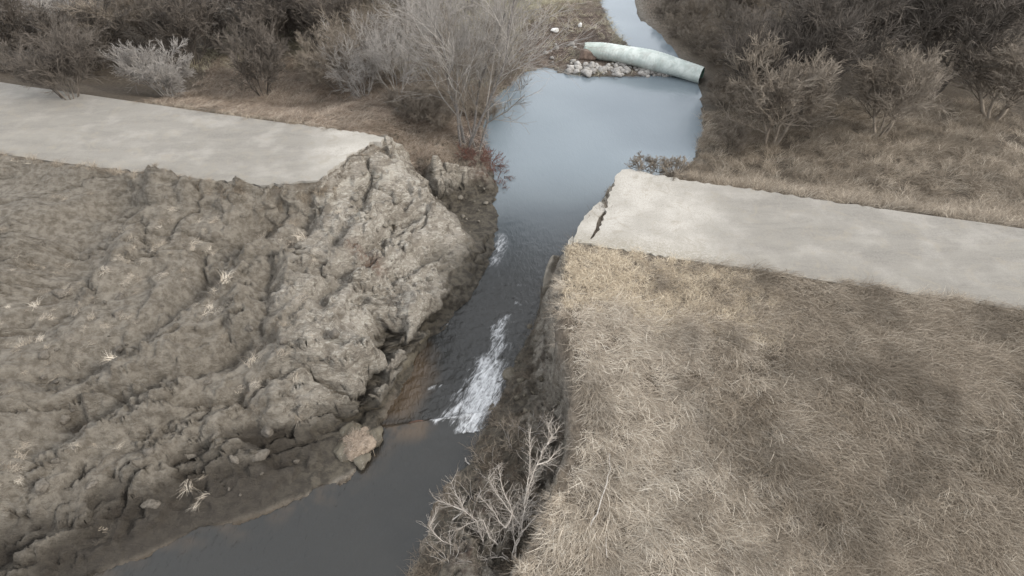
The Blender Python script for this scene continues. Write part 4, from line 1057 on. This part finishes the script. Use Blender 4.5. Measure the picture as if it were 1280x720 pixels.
P = pts_in(-28, 12, 52, 110, 3.0, lambda x, y: keepL(x, y) * (0.15 + 0.85 * (1 - samp(debris, x, y))) * (0.4 + 0.6 * fbm(x, y, 0, 5, 3, 2.0)))
scatter('meadow_grass', ff, P, tuft_rot(P, 1.0, 0.5), 0.6 + 0.6 * rng.random(len(P)), 'pale dead meadow grass far beyond the pond', 'grass')
# flood litter: short sticks all over the debris
lit = [tuft_mesh('flood_litter', mat_straw('flood_litter', [(0.07, 0.05, 0.04), (0.14, 0.10, 0.08), (0.26, 0.21, 0.17), (0.50, 0.44, 0.38)]) if k == 0 else bpy.data.materials['flood_litter'], 26, 0.6, 0.2, 0.8, 0.035, 3.0, 0.0, 340 + k, 0.2) for k in range(4)]
P = pts_in(-8, 16, 38, 86, 7.0, lambda x, y: (samp(debris, x, y) > 0.3) * (~inpoly(water_poly, x, y)) * (0.25 + 0.75 * fbm(x, y, 0, 2, 3, 3.0)))
scatter('flood_litter', lit, P, tuft_rot(P, 3.0), 0.5 + 0.7 * rng.random(len(P)), 'brown sticks and litter left by the flood round the pond', 'litter')

# straw tussock in the pool
tus = [tuft_mesh('tussock', M_short, 60, 0.2, 0.2, 0.5, 0.014, 3.0, 0.0, 360 + k, 0.4) for k in range(2)]
tb = W(448, 556, -4.05)
tr_ = empty('straw_tussock', tb); tr_.scale = (1.0, 1.25, 0.9); tag(tr_, 'tan earth clod tufted with straw at the pool edge under the left cliff', 'tussock')
o = lump('mound', 0.78, 0.66, 0.5, mat_simple('straw_mound', (0.24, 0.19, 0.145), (0.11, 0.085, 0.063), 4, bump=0.9, bd=0.1, c3=(0.4, 0.34, 0.28)), 371, 4, 1.1, tr_)
for k, (dx, dy, sx_) in enumerate(((0.55, 0.35, .42), (-0.45, 0.5, .5), (0.35, -0.55, .38), (-0.6, -0.3, .45))):
    o = lump('clod', sx_ * 1.2, sx_, sx_ * 0.8, M_clodwet, 380 + k, 3, 0.9, tr_, (dx, dy, -0.05))
VV, FF, TT = [], [], []
rr = np.random.default_rng(12)
for _ in range(500):
    th, ph = rr.random() * 6.28, rr.random() * 1.45; n_ = np.array((math.cos(th) * math.sin(ph), math.sin(th) * math.sin(ph), math.cos(ph)))
    p_ = n_ * np.array((.66 + .2 * math.sin(3 * th), .56 + .12 * math.cos(2 * th + 1), .42)); t_ = rr.normal(size=3); t_ -= n_ * np.dot(t_, n_); t_ /= np.linalg.norm(t_); t_ = t_ + n_ * 0.25 + np.array((0, 0, -.25)) * math.sin(ph)
    w_ = np.cross(t_, n_) * 0.009; L_ = 0.2 + 0.35 * rr.random(); b0 = len(VV)
    VV += [p_ - w_, p_ + w_, p_ + t_ * L_ + w_ * .3, p_ + t_ * L_ - w_ * .3]; FF.append((b0, b0+1, b0+2, b0+3)); TT += [rr.random()] * 4
o = mesh_obj('straw', VV, FF, M_tan, tr_); at = o.data.attributes.new('tone', 'FLOAT', 'POINT'); at.data.foreach_set('value', np.array([TT[k] for k in range(len(o.data.vertices))], np.float32))
